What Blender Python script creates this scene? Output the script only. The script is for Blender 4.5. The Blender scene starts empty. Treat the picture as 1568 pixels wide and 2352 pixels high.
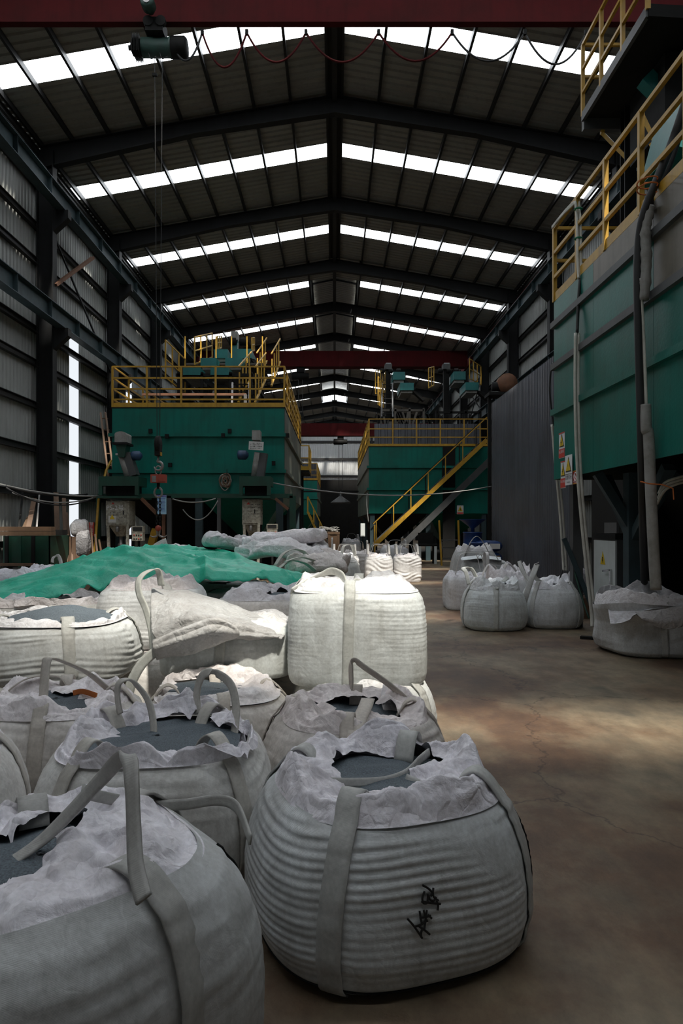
import bpy, math, random
import numpy as np
from mathutils import Vector, Matrix

# ------------------------------------------------------------------ camera, world, sun, exposure
sc = bpy.context.scene
COL = sc.collection
PI = math.pi
cam_d = bpy.data.cameras.new('camera'); cam = bpy.data.objects.new('camera', cam_d); COL.objects.link(cam)
cam.location = (0, 0, 1.56); cam.rotation_euler = (PI/2, 0, 0)
cam_d.lens = 24; cam_d.sensor_width = 36; cam_d.sensor_fit = 'AUTO'
cam_d.shift_x = 16/2352; cam_d.shift_y = 29/2352
cam_d.clip_end = 300
sc.camera = cam

w = bpy.data.worlds.new('sky'); sc.world = w; w.use_nodes = True
bg = w.node_tree.nodes['Background']; bg.inputs[0].default_value = (0.86, 0.93, 1.0, 1); bg.inputs[1].default_value = 1.2

SUN_DIR = Vector((-0.20, 0.56, -1.0))
sun_d = bpy.data.lights.new('sun', 'SUN'); sun_d.energy = 23; sun_d.angle = math.radians(4.0); sun_d.color = (1.0, 0.97, 0.92)
sun = bpy.data.objects.new('sun', sun_d); COL.objects.link(sun); sun.location = (5, 0, 30)
sun.rotation_euler = SUN_DIR.to_track_quat('-Z', 'Y').to_euler()

SKYLIGHT_GLOW = 9.0
sc.view_settings.view_transform = 'Standard'
sc.view_settings.look = 'None'
sc.view_settings.gamma = 1.0
sc.view_settings.exposure = 0.33
sc.view_settings.use_curve_mapping = False
try:
    sc.cycles.use_denoising = True
    sc.cycles.max_bounces = 8
    sc.cycles.diffuse_bounces = 4
    sc.cycles.sample_clamp_indirect = 6
    sc.cycles.transparent_max_bounces = 16
except Exception:
    pass

# ------------------------------------------------------------------ helpers
F = 1568.0
def at(px, py, d):
    """world point seen at a pixel of the photograph at depth d (metres along the hall)"""
    return Vector(((px-768)*d/F, d, 1.56+(1205-py)*d/F))

class MB:
    def __init__(s): s.v = []; s.f = []
    def add(s, vs, fs):
        o = len(s.v); s.v += [tuple(p) for p in vs]; s.f += [tuple(i+o for i in f) for f in fs]; return s
    def box(s, lo, hi):
        x0, y0, z0 = lo; x1, y1, z1 = hi
        return s.add([(x0,y0,z0),(x1,y0,z0),(x1,y1,z0),(x0,y1,z0),(x0,y0,z1),(x1,y0,z1),(x1,y1,z1),(x0,y1,z1)],
                     [(0,3,2,1),(4,5,6,7),(0,1,5,4),(1,2,6,5),(2,3,7,6),(3,0,4,7)])
    def cbox(s, c, size, rz=0.0, rx=0.0, ry=0.0):
        m = Matrix.Rotation(rz,3,'Z') @ Matrix.Rotation(ry,3,'Y') @ Matrix.Rotation(rx,3,'X')
        a, b, c2 = [q/2 for q in size]; c = Vector(c)
        vs = [c + m @ Vector((i*a, j*b, k*c2)) for k in (-1,1) for i, j in ((-1,-1),(1,-1),(1,1),(-1,1))]
        return s.add(vs, [(0,3,2,1),(4,5,6,7),(0,1,5,4),(1,2,6,5),(2,3,7,6),(3,0,4,7)])
    def bar(s, p0, p1, wd, th=None, up=(0,0,1)):
        th = th or wd
        p0 = Vector(p0); p1 = Vector(p1); t = (p1-p0).normalized(); u = Vector(up)
        if abs(t.dot(u)) > .98: u = Vector((0,1,0))
        sd = t.cross(u).normalized(); u = sd.cross(t).normalized()
        vs = [p + sd*a*wd/2 + u*b*th/2 for p in (p0,p1) for a, b in ((-1,-1),(1,-1),(1,1),(-1,1))]
        return s.add(vs, [(0,1,2,3),(7,6,5,4),(0,4,5,1),(1,5,6,2),(2,6,7,3),(3,7,4,0)])
    def ibeam(s, p0, p1, wd, ht, tk=.02, up=(0,0,1)):
        p0 = Vector(p0); p1 = Vector(p1); t = (p1-p0).normalized(); u = Vector(up)
        sd = t.cross(u).normalized(); u = sd.cross(t).normalized()
        s.bar(p0+u*(ht/2-tk/2), p1+u*(ht/2-tk/2), wd, tk, u); s.bar(p0-u*(ht/2-tk/2), p1-u*(ht/2-tk/2), wd, tk, u)
        return s.bar(p0, p1, tk, ht-2*tk, u)
    def tube(s, path, r, n=8, closed=False):
        P = [Vector(p) for p in path]; m = len(P); rr = r if isinstance(r, (list,tuple)) else [r]*m
        ts = []
        for i in range(m):
            a = P[(i-1) % m] if (closed or i > 0) else P[i]; b = P[(i+1) % m] if (closed or i < m-1) else P[i]
            ts.append((b-a).normalized())
        u = ts[0].orthogonal().normalized(); vs = []
        for i in range(m):
            u = (u - ts[i]*u.dot(ts[i]))
            u = u.normalized() if u.length > 1e-6 else ts[i].orthogonal().normalized()
            v = ts[i].cross(u)
            vs += [P[i] + (u*math.cos(2*PI*k/n) + v*math.sin(2*PI*k/n))*rr[i] for k in range(n)]
        fs = []
        for i in range(m if closed else m-1):
            j = (i+1) % m
            fs += [(i*n+k, i*n+(k+1)%n, j*n+(k+1)%n, j*n+k) for k in range(n)]
        if not closed: fs += [tuple(range(n))[::-1], tuple(range((m-1)*n, m*n))]
        return s.add(vs, fs)
    def ribbon(s, path, sides, wd, th=.005):
        P = [Vector(p) for p in path]; m = len(P); vs = []
        W = wd if isinstance(wd, (list,tuple)) else [wd]*m
        for i in range(m):
            t = (P[min(i+1,m-1)]-P[max(i-1,0)]).normalized(); sd = Vector(sides[i]); sd = sd - t*sd.dot(t)
            sd = sd.normalized() if sd.length > 1e-6 else t.orthogonal().normalized()
            nn = sd.cross(t)
            for a, b in ((-1,-1),(-.5,-1.25),(.5,-1.25),(1,-1),(1,1),(.5,1.25),(-.5,1.25),(-1,1)):
                vs.append(P[i] + sd*a*W[i]/2 + nn*b*th/2)
        fs = []
        for i in range(m-1):
            fs += [(i*8+k, i*8+(k+1)%8, (i+1)*8+(k+1)%8, (i+1)*8+k) for k in range(8)]
        fs += [tuple(range(8))[::-1], tuple(range((m-1)*8, m*8))]
        return s.add(vs, fs)
    def prism(s, poly, axis, a0, a1):
        """extrude a polygon (list of 2d points) along axis 'x','y' or 'z'"""
        def mk(p, a): return {'x': (a, p[0], p[1]), 'y': (p[0], a, p[1]), 'z': (p[0], p[1], a)}[axis]
        n = len(poly); vs = [mk(p, a0) for p in poly] + [mk(p, a1) for p in poly]
        return s.add(vs, [tuple(range(n))[::-1], tuple(range(n, 2*n))] + [(i, (i+1)%n, (i+1)%n+n, i+n) for i in range(n)])
    def lathe(s, c, prof, n=20, axis='z'):
        c = Vector(c); vs = []
        for r, h in prof:
            for k in range(n):
                a = 2*PI*k/n; q = (r*math.cos(a), r*math.sin(a), h)
                if axis == 'x': q = (h, q[0], q[1])
                if axis == 'y': q = (q[0], h, q[1])
                vs.append(c+Vector(q))
        m = len(prof); fs = [(i*n+k, i*n+(k+1)%n, (i+1)*n+(k+1)%n, (i+1)*n+k) for i in range(m-1) for k in range(n)]
        return s.add(vs, fs + [tuple(range(n))[::-1], tuple(range((m-1)*n, m*n))])
    def grid(s, V, closed_u=False):
        """V: array (nv, nu, 3)"""
        nv, nu, _ = V.shape
        vs = [tuple(p) for p in V.reshape(-1, 3)]
        fs = []
        for j in range(nv-1):
            for i in range(nu if closed_u else nu-1):
                k = (i+1) % nu
                fs.append((j*nu+i, j*nu+k, (j+1)*nu+k, (j+1)*nu+i))
        return s.add(vs, fs)
    def build(s, name, mat, parent=None, smooth=False, fix=True):
        me = bpy.data.meshes.new(name)
        org = ORG.get(parent.name, Vector()) if parent else Vector()
        me.from_pydata([(p[0]-org[0], p[1]-org[1], p[2]-org[2]) for p in s.v], [], s.f)
        me.materials.append(mat)
        if fix:
            import bmesh
            bm = bmesh.new(); bm.from_mesh(me); bmesh.ops.recalc_face_normals(bm, faces=bm.faces); bm.to_mesh(me); bm.free()
        if smooth: me.polygons.foreach_set('use_smooth', [True]*len(me.polygons))
        o = bpy.data.objects.new(name, me); COL.objects.link(o)
        if parent:
            o.parent = parent; ORG[o.name] = org
        else: ORG[o.name] = Vector()
        return o
ORG = {}

def thing(name, label, cat, loc=(0,0,0), group=None, kind=None):
    o = bpy.data.objects.new(name, None); COL.objects.link(o); o.location = loc; o.empty_display_size = .1
    ORG[o.name] = Vector(loc)
    if label: o['label'] = label; o['category'] = cat
    if group: o['group'] = group
    if kind: o['kind'] = kind
    return o
def tag(o, label, cat, group=None):
    o['label'] = label; o['category'] = cat
    if group: o['group'] = group
    return o
def struct(o): o['kind'] = 'structure'; return o
def catmull(pts, n=8, closed=False):
    P = [Vector(p) for p in pts]; out = []; m = len(P)
    for i in range(m-1):
        a, b, c, d = P[max(i-1,0)], P[i], P[i+1], P[min(i+2,m-1)]
        for k in range(n):
            t = k/n
            out.append(.5*((2*b)+(c-a)*t+(2*a-5*b+4*c-d)*t*t+(3*b-a-3*c+d)*t**3))
    out.append(P[-1]); return out
def sag(p0, p1, drop, n=14):
    p0 = Vector(p0); p1 = Vector(p1)
    return [p0.lerp(p1, i/n) - Vector((0,0,drop*4*(i/n)*(1-i/n))) for i in range(n+1)]

# ---- materials
def mat_new(name):
    m = bpy.data.materials.new(name); m.use_nodes = True
    return m, m.node_tree.nodes, m.node_tree.links, m.node_tree.nodes['Principled BSDF']
def ramp(N, stops):
    r = N.new('ShaderNodeValToRGB'); e = r.color_ramp.elements
    e[0].position, e[0].color = stops[0][0], (*stops[0][1], 1); e[1].position, e[1].color = stops[-1][0], (*stops[-1][1], 1)
    for p, c in stops[1:-1]:
        q = e.new(p); q.color = (*c, 1)
    return r
def noise(N, L, scale, detail=4, rough=.55, vec=None, stretch=None, dist=0):
    n = N.new('ShaderNodeTexNoise'); n.inputs['Scale'].default_value = scale; n.inputs['Detail'].default_value = detail
    n.inputs['Roughness'].default_value = rough; n.inputs['Distortion'].default_value = dist
    tc = N.new('ShaderNodeTexCoord'); src = tc.outputs['Object']
    if stretch:
        mp = N.new('ShaderNodeMapping'); mp.inputs['Scale'].default_value = stretch; L.new(src, mp.inputs[0]); src = mp.outputs[0]
    L.new(vec or src, n.inputs['Vector']); return n
def mixc(N, L, fac, a, b, mode='MIX'):
    m = N.new('ShaderNodeMix'); m.data_type = 'RGBA'; m.blend_type = mode
    for sock, val in ((m.inputs[0], fac), (m.inputs[6], a), (m.inputs[7], b)):
        if hasattr(val, 'links'): L.new(val, sock)
        elif isinstance(val, tuple): sock.default_value = (*val, 1)
        else: sock.default_value = val
    return m.outputs[2]
def paint(name, col, grime=(.05,.04,.03), amount=.5, rough=.45, metal=0.0, scale=1.6, streak=True, bump=.08):
    m, N, L, B = mat_new(name)
    n1 = noise(N, L, scale, 8, .65); r1 = ramp(N, [(.42, (0,0,0)), (.72, (1,1,1))]); L.new(n1.outputs[0], r1.inputs[0])
    k = N.new('ShaderNodeMath'); k.operation = 'MULTIPLY'; k.inputs[1].default_value = amount; L.new(r1.outputs[0], k.inputs[0])
    c = mixc(N, L, k.outputs[0], col, grime)
    if streak:
        n2 = noise(N, L, 3.0, 6, .6, stretch=(2.5, 2.5, .18)); r2 = ramp(N, [(.5, (1,1,1)), (.75, (.62,.6,.57))]); L.new(n2.outputs[0], r2.inputs[0])
        c = mixc(N, L, amount, c, r2.outputs[0], 'MULTIPLY')
    L.new(c, B.inputs['Base Color']); B.inputs['Roughness'].default_value = rough; B.inputs['Metallic'].default_value = metal
    if bump:
        n3 = noise(N, L, 30, 4); bp = N.new('ShaderNodeBump'); bp.inputs['Strength'].default_value = bump; bp.inputs['Distance'].default_value = .01
        L.new(n3.outputs[0], bp.inputs['Height']); L.new(bp.outputs[0], B.inputs['Normal'])
    return m
def plain(name, col, rough=.5, metal=0.0):
    m, N, L, B = mat_new(name); B.inputs['Base Color'].default_value = (*col, 1); B.inputs['Roughness'].default_value = rough; B.inputs['Metallic'].default_value = metal
    return m

M = {}
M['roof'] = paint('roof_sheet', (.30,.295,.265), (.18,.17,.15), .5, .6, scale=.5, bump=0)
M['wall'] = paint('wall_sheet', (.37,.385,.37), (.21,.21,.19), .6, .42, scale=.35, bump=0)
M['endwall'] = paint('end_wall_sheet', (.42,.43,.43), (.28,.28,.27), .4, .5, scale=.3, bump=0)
M['steel'] = paint('dark_primer_steel', (.019,.020,.021), (.012,.011,.010), .6, .55, scale=2)
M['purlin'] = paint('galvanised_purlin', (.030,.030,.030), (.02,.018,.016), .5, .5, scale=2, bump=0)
M['bluesteel'] = paint('blue_grey_steel', (.050,.078,.088), (.028,.025,.022), .45, .5, scale=3)
M['rust'] = paint('rusty_steel', (.16,.07,.035), (.07,.035,.02), .6, .7, scale=6)
M['crane'] = paint('crane_red', (.075,.006,.007), (.028,.006,.005), .6, .75, scale=1.2)
M['green'] = paint('machine_green', (.004,.155,.120), (.022,.06,.045), .55, .38, scale=.9, bump=.15)
M['greenworn'] = paint('worn_machine_side', (.055,.085,.068), (.22,.185,.14), .8, .42, scale=.9, bump=.15)
M['greennear'] = paint('near_machine_green', (.004,.145,.115), (.045,.055,.042), .5, .36, scale=.75, bump=.15)
M['sheetbare'] = paint('bare_grimy_sheet', (.17,.15,.12), (.08,.07,.05), .7, .4, scale=1.5)
M['teal'] = paint('teal_screen_paint', (.008,.15,.145), (.02,.06,.055), .4, .4, scale=2)
M['darkgreen'] = paint('dark_green_frame', (.007,.058,.036), (.02,.02,.014), .5, .5, scale=3)
M['yellow'] = paint('railing_yellow', (.50,.285,.022), (.22,.13,.03), .55, .45, scale=5)
M['soot'] = paint('sooty_steel', (.014,.014,.0135), (.008,.007,.006), .5, .7, scale=3)
M['darkduct'] = paint('dark_grey_sheet', (.075,.078,.08), (.04,.036,.03), .5, .5, scale=2)
M['cabinet'] = paint('cabinet_paint', (.66,.71,.70), (.46,.47,.44), .4, .4, scale=3, bump=.03)
M['oldcab'] = paint('grimy_beige_cabinet', (.42,.40,.33), (.10,.085,.06), .9, .6, scale=14)
M['partition'] = paint('partition_sheet', (.13,.138,.158), (.07,.068,.066), .6, .30, .45, scale=.8, bump=0)
M['wood'] = paint('raw_timber', (.17,.10,.055), (.08,.05,.03), .6, .7, scale=5)
M['brownboard'] = paint('brown_board', (.20,.12,.075), (.09,.06,.04), .6, .7, scale=5)
for k_ in ('steel', 'crane', 'purlin', 'bluesteel', 'soot'): M[k_].node_tree.nodes['Principled BSDF'].inputs['Specular IOR Level'].default_value = .15
for k_ in ('greennear', 'sheetbare', 'green'): M[k_].node_tree.nodes['Principled BSDF'].inputs['Specular IOR Level'].default_value = .3
M['rubber'] = plain('black_rubber', (.016,.016,.016), .55)
M['cable'] = plain('grey_cable', (.27,.27,.255), .6)
M['pvc'] = paint('white_conduit', (.60,.59,.53), (.35,.32,.26), .6, .45, scale=5)
M['lagging'] = paint('grey_wrapped_duct', (.30,.295,.28), (.14,.13,.11), .7, .8, scale=5, bump=.6)
M['metal'] = paint('worn_metal', (.30,.29,.28), (.12,.10,.085), .6, .4, .6, scale=8)
M['chrome'] = plain('chrome', (.6,.6,.6), .2, 1)
M['motorred'] = paint('scale_red', (.36,.06,.035), (.16,.04,.03), .5, .5, scale=8)
M['bluemotor'] = paint('motor_blue', (.02,.06,.14), (.02,.03,.04), .5, .5, scale=8)
M['blue'] = paint('drum_blue', (.008,.04,.16), (.01,.02,.06), .4, .4, scale=6)
M['white'] = plain('sign_white', (.72,.73,.74), .5)
M['signyellow'] = plain('sign_yellow', (.72,.50,.02), .5)
M['signred'] = plain('sign_red', (.55,.045,.03), .5)
M['black'] = plain('ink_black', (.012,.012,.012), .6)
M['skyblue'] = plain('board_blue', (.36,.60,.76), .4)
M['deepblue'] = plain('board_header_blue', (.03,.05,.35), .4)
M['orange'] = plain('orange_twine', (.55,.16,.04), .8)
M['greentape'] = plain('green_tape', (.01,.16,.08), .5)
M['paper'] = plain('paper', (.62,.62,.60), .8)
M['hoist'] = paint('hoist_green', (.03,.075,.06), (.02,.02,.018), .6, .5, scale=6)

def mk_tarp():
    m, N, L, B = mat_new('green_tarpaulin')
    n = noise(N, L, 2.2, 6); c = ramp(N, [(.35, (.025,.47,.30)), (.65, (.05,.62,.42))]); L.new(n.outputs[0], c.inputs[0])
    L.new(c.outputs[0], B.inputs['Base Color']); B.inputs['Roughness'].default_value = .33
    n2 = noise(N, L, 9, 6, .6, dist=.6); bp = N.new('ShaderNodeBump'); bp.inputs['Strength'].default_value = .5; bp.inputs['Distance'].default_value = .03
    L.new(n2.outputs[0], bp.inputs['Height']); L.new(bp.outputs[0], B.inputs['Normal']); return m
M['tarp'] = mk_tarp()

def mk_bag(name, base, dirt, wrinkle=.35, weave=True):
    """woven polypropylene; the object's own colour tints it"""
    m, N, L, B = mat_new(name)
    oi = N.new('ShaderNodeObjectInfo')
    n1 = noise(N, L, 2.6, 9, .68); r1 = ramp(N, [(.38, (0,0,0)), (.75, (1,1,1))]); L.new(n1.outputs[0], r1.inputs[0])
    n2 = noise(N, L, 5.0, 8, .7, stretch=(3.0, 3.0, .5)); r2 = ramp(N, [(.40, (0,0,0)), (.72, (1,1,1))]); L.new(n2.outputs[0], r2.inputs[0])
    ad = N.new('ShaderNodeMath'); ad.operation = 'MULTIPLY_ADD'; ad.inputs[1].default_value = .62; L.new(r1.outputs[0], ad.inputs[0])
    m2 = N.new('ShaderNodeMath'); m2.operation = 'MULTIPLY'; m2.inputs[1].default_value = .35; L.new(r2.outputs[0], m2.inputs[0]); L.new(m2.outputs[0], ad.inputs[2])
    c = mixc(N, L, ad.outputs[0], base, dirt)
    n4 = noise(N, L, 60, 3); r4 = ramp(N, [(.35, (.86,.86,.86)), (.65, (1,1,1))]); L.new(n4.outputs[0], r4.inputs[0])
    c = mixc(N, L, 1.0, c, r4.outputs[0], 'MULTIPLY')
    c = mixc(N, L, 1.0, c, oi.outputs['Color'], 'MULTIPLY')
    L.new(c, B.inputs['Base Color']); B.inputs['Roughness'].default_value = .58
    v = N.new('ShaderNodeTexVoronoi'); v.feature = 'DISTANCE_TO_EDGE'; v.inputs['Scale'].default_value = 10
    tc = N.new('ShaderNodeTexCoord'); nv = noise(N, L, 5, 3); 
    mx = N.new('ShaderNodeVectorMath'); mx.operation = 'MULTIPLY_ADD'; mx.inputs[1].default_value = (.25,.25,.25); L.new(nv.outputs['Color'], mx.inputs[0]); L.new(tc.outputs['Object'], mx.inputs[2])
    L.new(mx.outputs[0], v.inputs['Vector'])
    n3 = noise(N, L, 7, 6, .6, dist=.8)
    s1 = N.new('ShaderNodeMath'); s1.operation = 'MULTIPLY_ADD'; s1.inputs[1].default_value = .9; L.new(n3.outputs[0], s1.inputs[0]); L.new(v.outputs['Distance'], s1.inputs[2])
    b1 = N.new('ShaderNodeBump'); b1.inputs['Strength'].default_value = wrinkle; b1.inputs['Distance'].default_value = .028; L.new(s1.outputs[0], b1.inputs['Height'])
    out = b1
    if weave:
        wv = N.new('ShaderNodeTexWave'); wv.bands_direction = 'Z'; wv.inputs['Scale'].default_value = 120; wv.inputs['Distortion'].default_value = 1.0
        L.new(tc.outputs['Object'], wv.inputs['Vector'])
        b2 = N.new('ShaderNodeBump'); b2.inputs['Strength'].default_value = .09; b2.inputs['Distance'].default_value = .004
        L.new(wv.outputs['Fac'], b2.inputs['Height']); L.new(b1.outputs[0], b2.inputs['Normal']); out = b2
    L.new(out.outputs[0], B.inputs['Normal']); return m
M['bag'] = mk_bag('woven_bag', (.82,.83,.83), (.36,.34,.31), .16)
M['collar'] = mk_bag('crumpled_bag_top', (.93,.92,.94), (.52,.47,.45), 0.65, False)
M['strap'] = mk_bag('webbing_strap', (.68,.67,.635), (.40,.375,.34), .12)
def mk_grit():
    m, N, L, B = mat_new('abrasive_grit')
    n = noise(N, L, 160, 3); c = ramp(N, [(.3, (.042,.055,.066)), (.7, (.125,.155,.178))]); L.new(n.outputs[0], c.inputs[0])
    L.new(c.outputs[0], B.inputs['Base Color']); B.inputs['Roughness'].default_value = .75
    bp = N.new('ShaderNodeBump'); bp.inputs['Strength'].default_value = .35; bp.inputs['Distance'].default_value = .006
    L.new(n.outputs[0], bp.inputs['Height']); L.new(bp.outputs[0], B.inputs['Normal']); return m
M['grit'] = mk_grit()
def mk_floor():
    m, N, L, B = mat_new('worn_concrete')
    n1 = noise(N, L, .55, 8, .62); c = ramp(N, [(.30, (.062,.032,.019)), (.45, (.125,.073,.042)), (.57, (.23,.185,.125)), (.72, (.13,.118,.092))]); L.new(n1.outputs[0], c.inputs[0])
    n2 = noise(N, L, 5, 9, .7, stretch=(1,.55,1)); r2 = ramp(N, [(.36, (.62,.60,.58)), (.66, (1.08,1.05,1.0))]); L.new(n2.outputs[0], r2.inputs[0])
    c2 = mixc(N, L, 1.0, c.outputs[0], r2.outputs[0], 'MULTIPLY')
    # cracks
    tc = N.new('ShaderNodeTexCoord'); nv = noise(N, L, 1.3, 5, .65)
    mx = N.new('ShaderNodeVectorMath'); mx.operation = 'MULTIPLY_ADD'; mx.inputs[1].default_value = (.9,.9,.9); L.new(nv.outputs['Color'], mx.inputs[0]); L.new(tc.outputs['Object'], mx.inputs[2])
    v = N.new('ShaderNodeTexVoronoi'); v.feature = 'DISTANCE_TO_EDGE'; v.inputs['Scale'].default_value = .42; L.new(mx.outputs[0], v.inputs['Vector'])
    r3 = ramp(N, [(.0, (.30,.28,.26)), (.007, (1,1,1))]); L.new(v.outputs['Distance'], r3.inputs[0])
    c3 = mixc(N, L, .8, c2, r3.outputs[0], 'MULTIPLY')
    n5 = noise(N, L, 1.1, 4, .5); r5 = ramp(N, [(.58, (1,1,1)), (.74, (.45,.43,.41))]); L.new(n5.outputs[0], r5.inputs[0])
    c4 = mixc(N, L, .8, c3, r5.outputs[0], 'MULTIPLY')
    L.new(c4, B.inputs['Base Color']); B.inputs['Roughness'].default_value = .62
    n6 = noise(N, L, 40, 6, .6); bp = N.new('ShaderNodeBump'); bp.inputs['Strength'].default_value = .25; bp.inputs['Distance'].default_value = .01
    L.new(n6.outputs[0], bp.inputs['Height']); L.new(bp.outputs[0], B.inputs['Normal']); return m
M['floor'] = mk_floor()
def mk_pane(name, glow, clear):
    """fibreglass roof light: backlit by the sky, lets part of the sun straight through"""
    m = bpy.data.materials.new(name); m.use_nodes = True; N = m.node_tree.nodes; L = m.node_tree.links; N.clear()
    o = N.new('ShaderNodeOutputMaterial'); e = N.new('ShaderNodeEmission'); t = N.new('ShaderNodeBsdfTransparent'); x = N.new('ShaderNodeMixShader')
    e.inputs[0].default_value = (.90,.95,1,1); e.inputs[1].default_value = glow; t.inputs[0].default_value = (1,.97,.92,1)
    x.inputs[0].default_value = 1-clear; L.new(t.outputs[0], x.inputs[1]); L.new(e.outputs[0], x.inputs[2]); L.new(x.outputs[0], o.inputs[0]); return m
M['pane'] = mk_pane('fibreglass_rooflight', SKYLIGHT_GLOW, .30)
M['wallpane'] = mk_pane('fibreglass_wall_light', .75, .05)

def text_mesh(s, body, size, origin, xdir, ydir, mat, name='lettering', parent=None, align='CENTER'):
    cu = bpy.data.curves.new('lettering', 'FONT'); cu.body = body; cu.size = size; cu.align_x = align; cu.align_y = 'CENTER'; cu.resolution_u = 2
    ob = bpy.data.objects.new('lettering_source', cu); COL.objects.link(ob)
    dg = bpy.context.evaluated_depsgraph_get(); me = bpy.data.meshes.new_from_object(ob.evaluated_get(dg))
    bpy.data.objects.remove(ob); x = Vector(xdir).normalized(); y = Vector(ydir).normalized(); o = Vector(origin)
    mb = MB(); mb.add([o + x*v.co.x + y*v.co.y for v in me.vertices], [tuple(p.vertices) for p in me.polygons])
    bpy.data.meshes.remove(me)
    return mb.build(name, mat, parent, fix=False)

# ------------------------------------------------------------------ hall shell
XW = 8.6; ZE = 12.45; ZR = 13.95; Y0 = -10.5; BAY = 6.0; NB = 15; Y1 = Y0+BAY*NB
SL = (ZR-ZE)/XW
def roofz(x): return ZR - abs(x)*SL
def corr(mb, o, u, v, nrm, L, H, pitch=.25, dep=.035):
    """trapezoidal sheet: ribs repeat along u (length L), run along v (length H)"""
    o = Vector(o); u = Vector(u).normalized(); v = Vector(v).normalized(); nrm = Vector(nrm).normalized()
    n = max(1, int(round(L/pitch))); p = L/n; prof = []
    for i in range(n):
        prof += [(i*p, 0), (i*p+.55*p, 0), (i*p+.65*p, dep), (i*p+.9*p, dep)]
    prof.append((L, 0)); vs = []
    for a, b in prof: vs += [o+u*a+nrm*b, o+u*a+nrm*b+v*H]
    mb.add(vs, [(2*i, 2*i+2, 2*i+3, 2*i+1) for i in range(len(prof)-1)])

fl = MB().box((-XW-.3, Y0-.3, -.2), (XW+.3, Y1+.3, 0)).build('floor', M['floor']); struct(fl)

SKW = .80
ceiling = thing('ceiling', None, None, (0,0,0), kind='structure')
ylist = [Y0+BAY*i+BAY/2 + {1: -.6, 2: -.3, 3: .5, 4: .25}.get(i, 0) for i in range(NB)]
slope_len = math.hypot(XW, ZR-ZE)
VENT_X = 1.25; VENT_Y0 = 31.5; VENT_Y1 = 67.5
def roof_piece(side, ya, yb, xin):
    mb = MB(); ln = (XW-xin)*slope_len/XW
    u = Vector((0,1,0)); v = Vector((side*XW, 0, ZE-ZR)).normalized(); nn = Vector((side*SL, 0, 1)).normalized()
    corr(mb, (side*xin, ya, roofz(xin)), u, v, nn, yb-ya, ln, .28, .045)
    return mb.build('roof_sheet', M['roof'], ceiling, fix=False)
for side in (-1, 1):
    edges = [Y0]
    for y in ylist[1:]: edges += [y-SKW/2, y+SKW/2]
    edges.append(Y1)
    for a, b in zip(edges[0::2], edges[1::2]):
        xi = VENT_X if (a >= VENT_Y0-4 and b <= VENT_Y1+4 and a > 31) else 0.0
        roof_piece(side, a, b, xi)
# skylight strips: each strip one window of eight panes
pane_me = {}
for side in (-1, 1):
    mb = MB(); x0, x1 = 0, 1.0
    v = Vector((side*XW, 0, ZE-ZR)).normalized(); PW = (slope_len-.3)/8
    a = v*.02; b = v*(PW-.02); h = Vector((0, SKW/2, 0))
    rib = []
    for k in range(5):
        yy = -SKW/2 + SKW*k/4
        rib += [a+Vector((0,yy,0)), b+Vector((0,yy,0))]
    mb.add(rib, [(2*k, 2*k+1, 2*k+3, 2*k+2) for k in range(4)])
    pane_me[side] = mb
wn = 0
pane_shared = {}
for i, y in enumerate(ylist):
    if i == 0: continue      # unseen first bay roofed over on purpose, to darken the foreground
    for side in (-1, 1):
        wn += 1
        wi = thing(f'window_{wn}', None, None, (0, y, ZR), kind='structure')
        v = Vector((side*XW, 0, ZE-ZR)).normalized()
        for k in range(8):
            d = .22 + k*PW
            if VENT_Y0 < y < VENT_Y1 and abs(v.x*d) < VENT_X-.35: continue
            if side not in pane_shared:
                o = pane_me[side].build('pane', M['pane'], wi, fix=False)
                o.data.transform(Matrix.Translation((0, y, ZR))); pane_shared[side] = o
            else:
                o = pane_shared[side].copy(); COL.objects.link(o); o.parent = wi
            o.location = v*d
# purlins along the hall
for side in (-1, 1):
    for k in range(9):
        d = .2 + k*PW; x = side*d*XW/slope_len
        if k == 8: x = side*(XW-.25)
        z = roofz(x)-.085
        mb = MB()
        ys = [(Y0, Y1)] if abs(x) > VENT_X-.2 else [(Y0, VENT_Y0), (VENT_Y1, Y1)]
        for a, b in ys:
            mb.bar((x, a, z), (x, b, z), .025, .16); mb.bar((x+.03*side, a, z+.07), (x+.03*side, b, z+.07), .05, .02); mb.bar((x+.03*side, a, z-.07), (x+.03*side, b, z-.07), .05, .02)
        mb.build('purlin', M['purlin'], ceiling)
# ridge ventilator: raised box with pale inner walls
rv = thing('trim_1', None, None, (0, VENT_Y0, ZR), kind='structure')
for side in (-1, 1):
    mb = MB(); corr(mb, (side*VENT_X, VENT_Y0, roofz(VENT_X)-.1), (0,1,0), (0,0,1), (-side,0,0), VENT_Y1-VENT_Y0, 1.15, .3, .03)
    mb.build('monitor_side', M['wall'], rv, fix=False)
    mb = MB(); corr(mb, (side*VENT_X, VENT_Y0, ZR+.9), (0,1,0), (-side*VENT_X,0,.25), (0,0,1), VENT_Y1-VENT_Y0, math.hypot(VENT_X,.25), .3, .03)
    mb.build('monitor_roof', M['roof'], rv, fix=False)
mb = MB()
for k in range(7):
    y = VENT_Y0+.1+k*5.98
    for side in (-1, 1):
        mb.bar((side*(VENT_X-.05), y, ZR-.3), (side*(VENT_X-.05), y, ZR+.9), .08); mb.bar((side*(VENT_X-.05), y, ZR+.86), (0, y, ZR+1.1), .08)
mb.ibeam((0, VENT_Y0, ZR-.25), (0, VENT_Y1, ZR-.25), .16, .22)
for s in (-1, 1): mb.bar((s*(VENT_X-.08), VENT_Y0, ZR+.3), (s*(VENT_X-.08), VENT_Y1, ZR+.3), .06)
mb.build('monitor_frame', M['steel'], rv)
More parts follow.
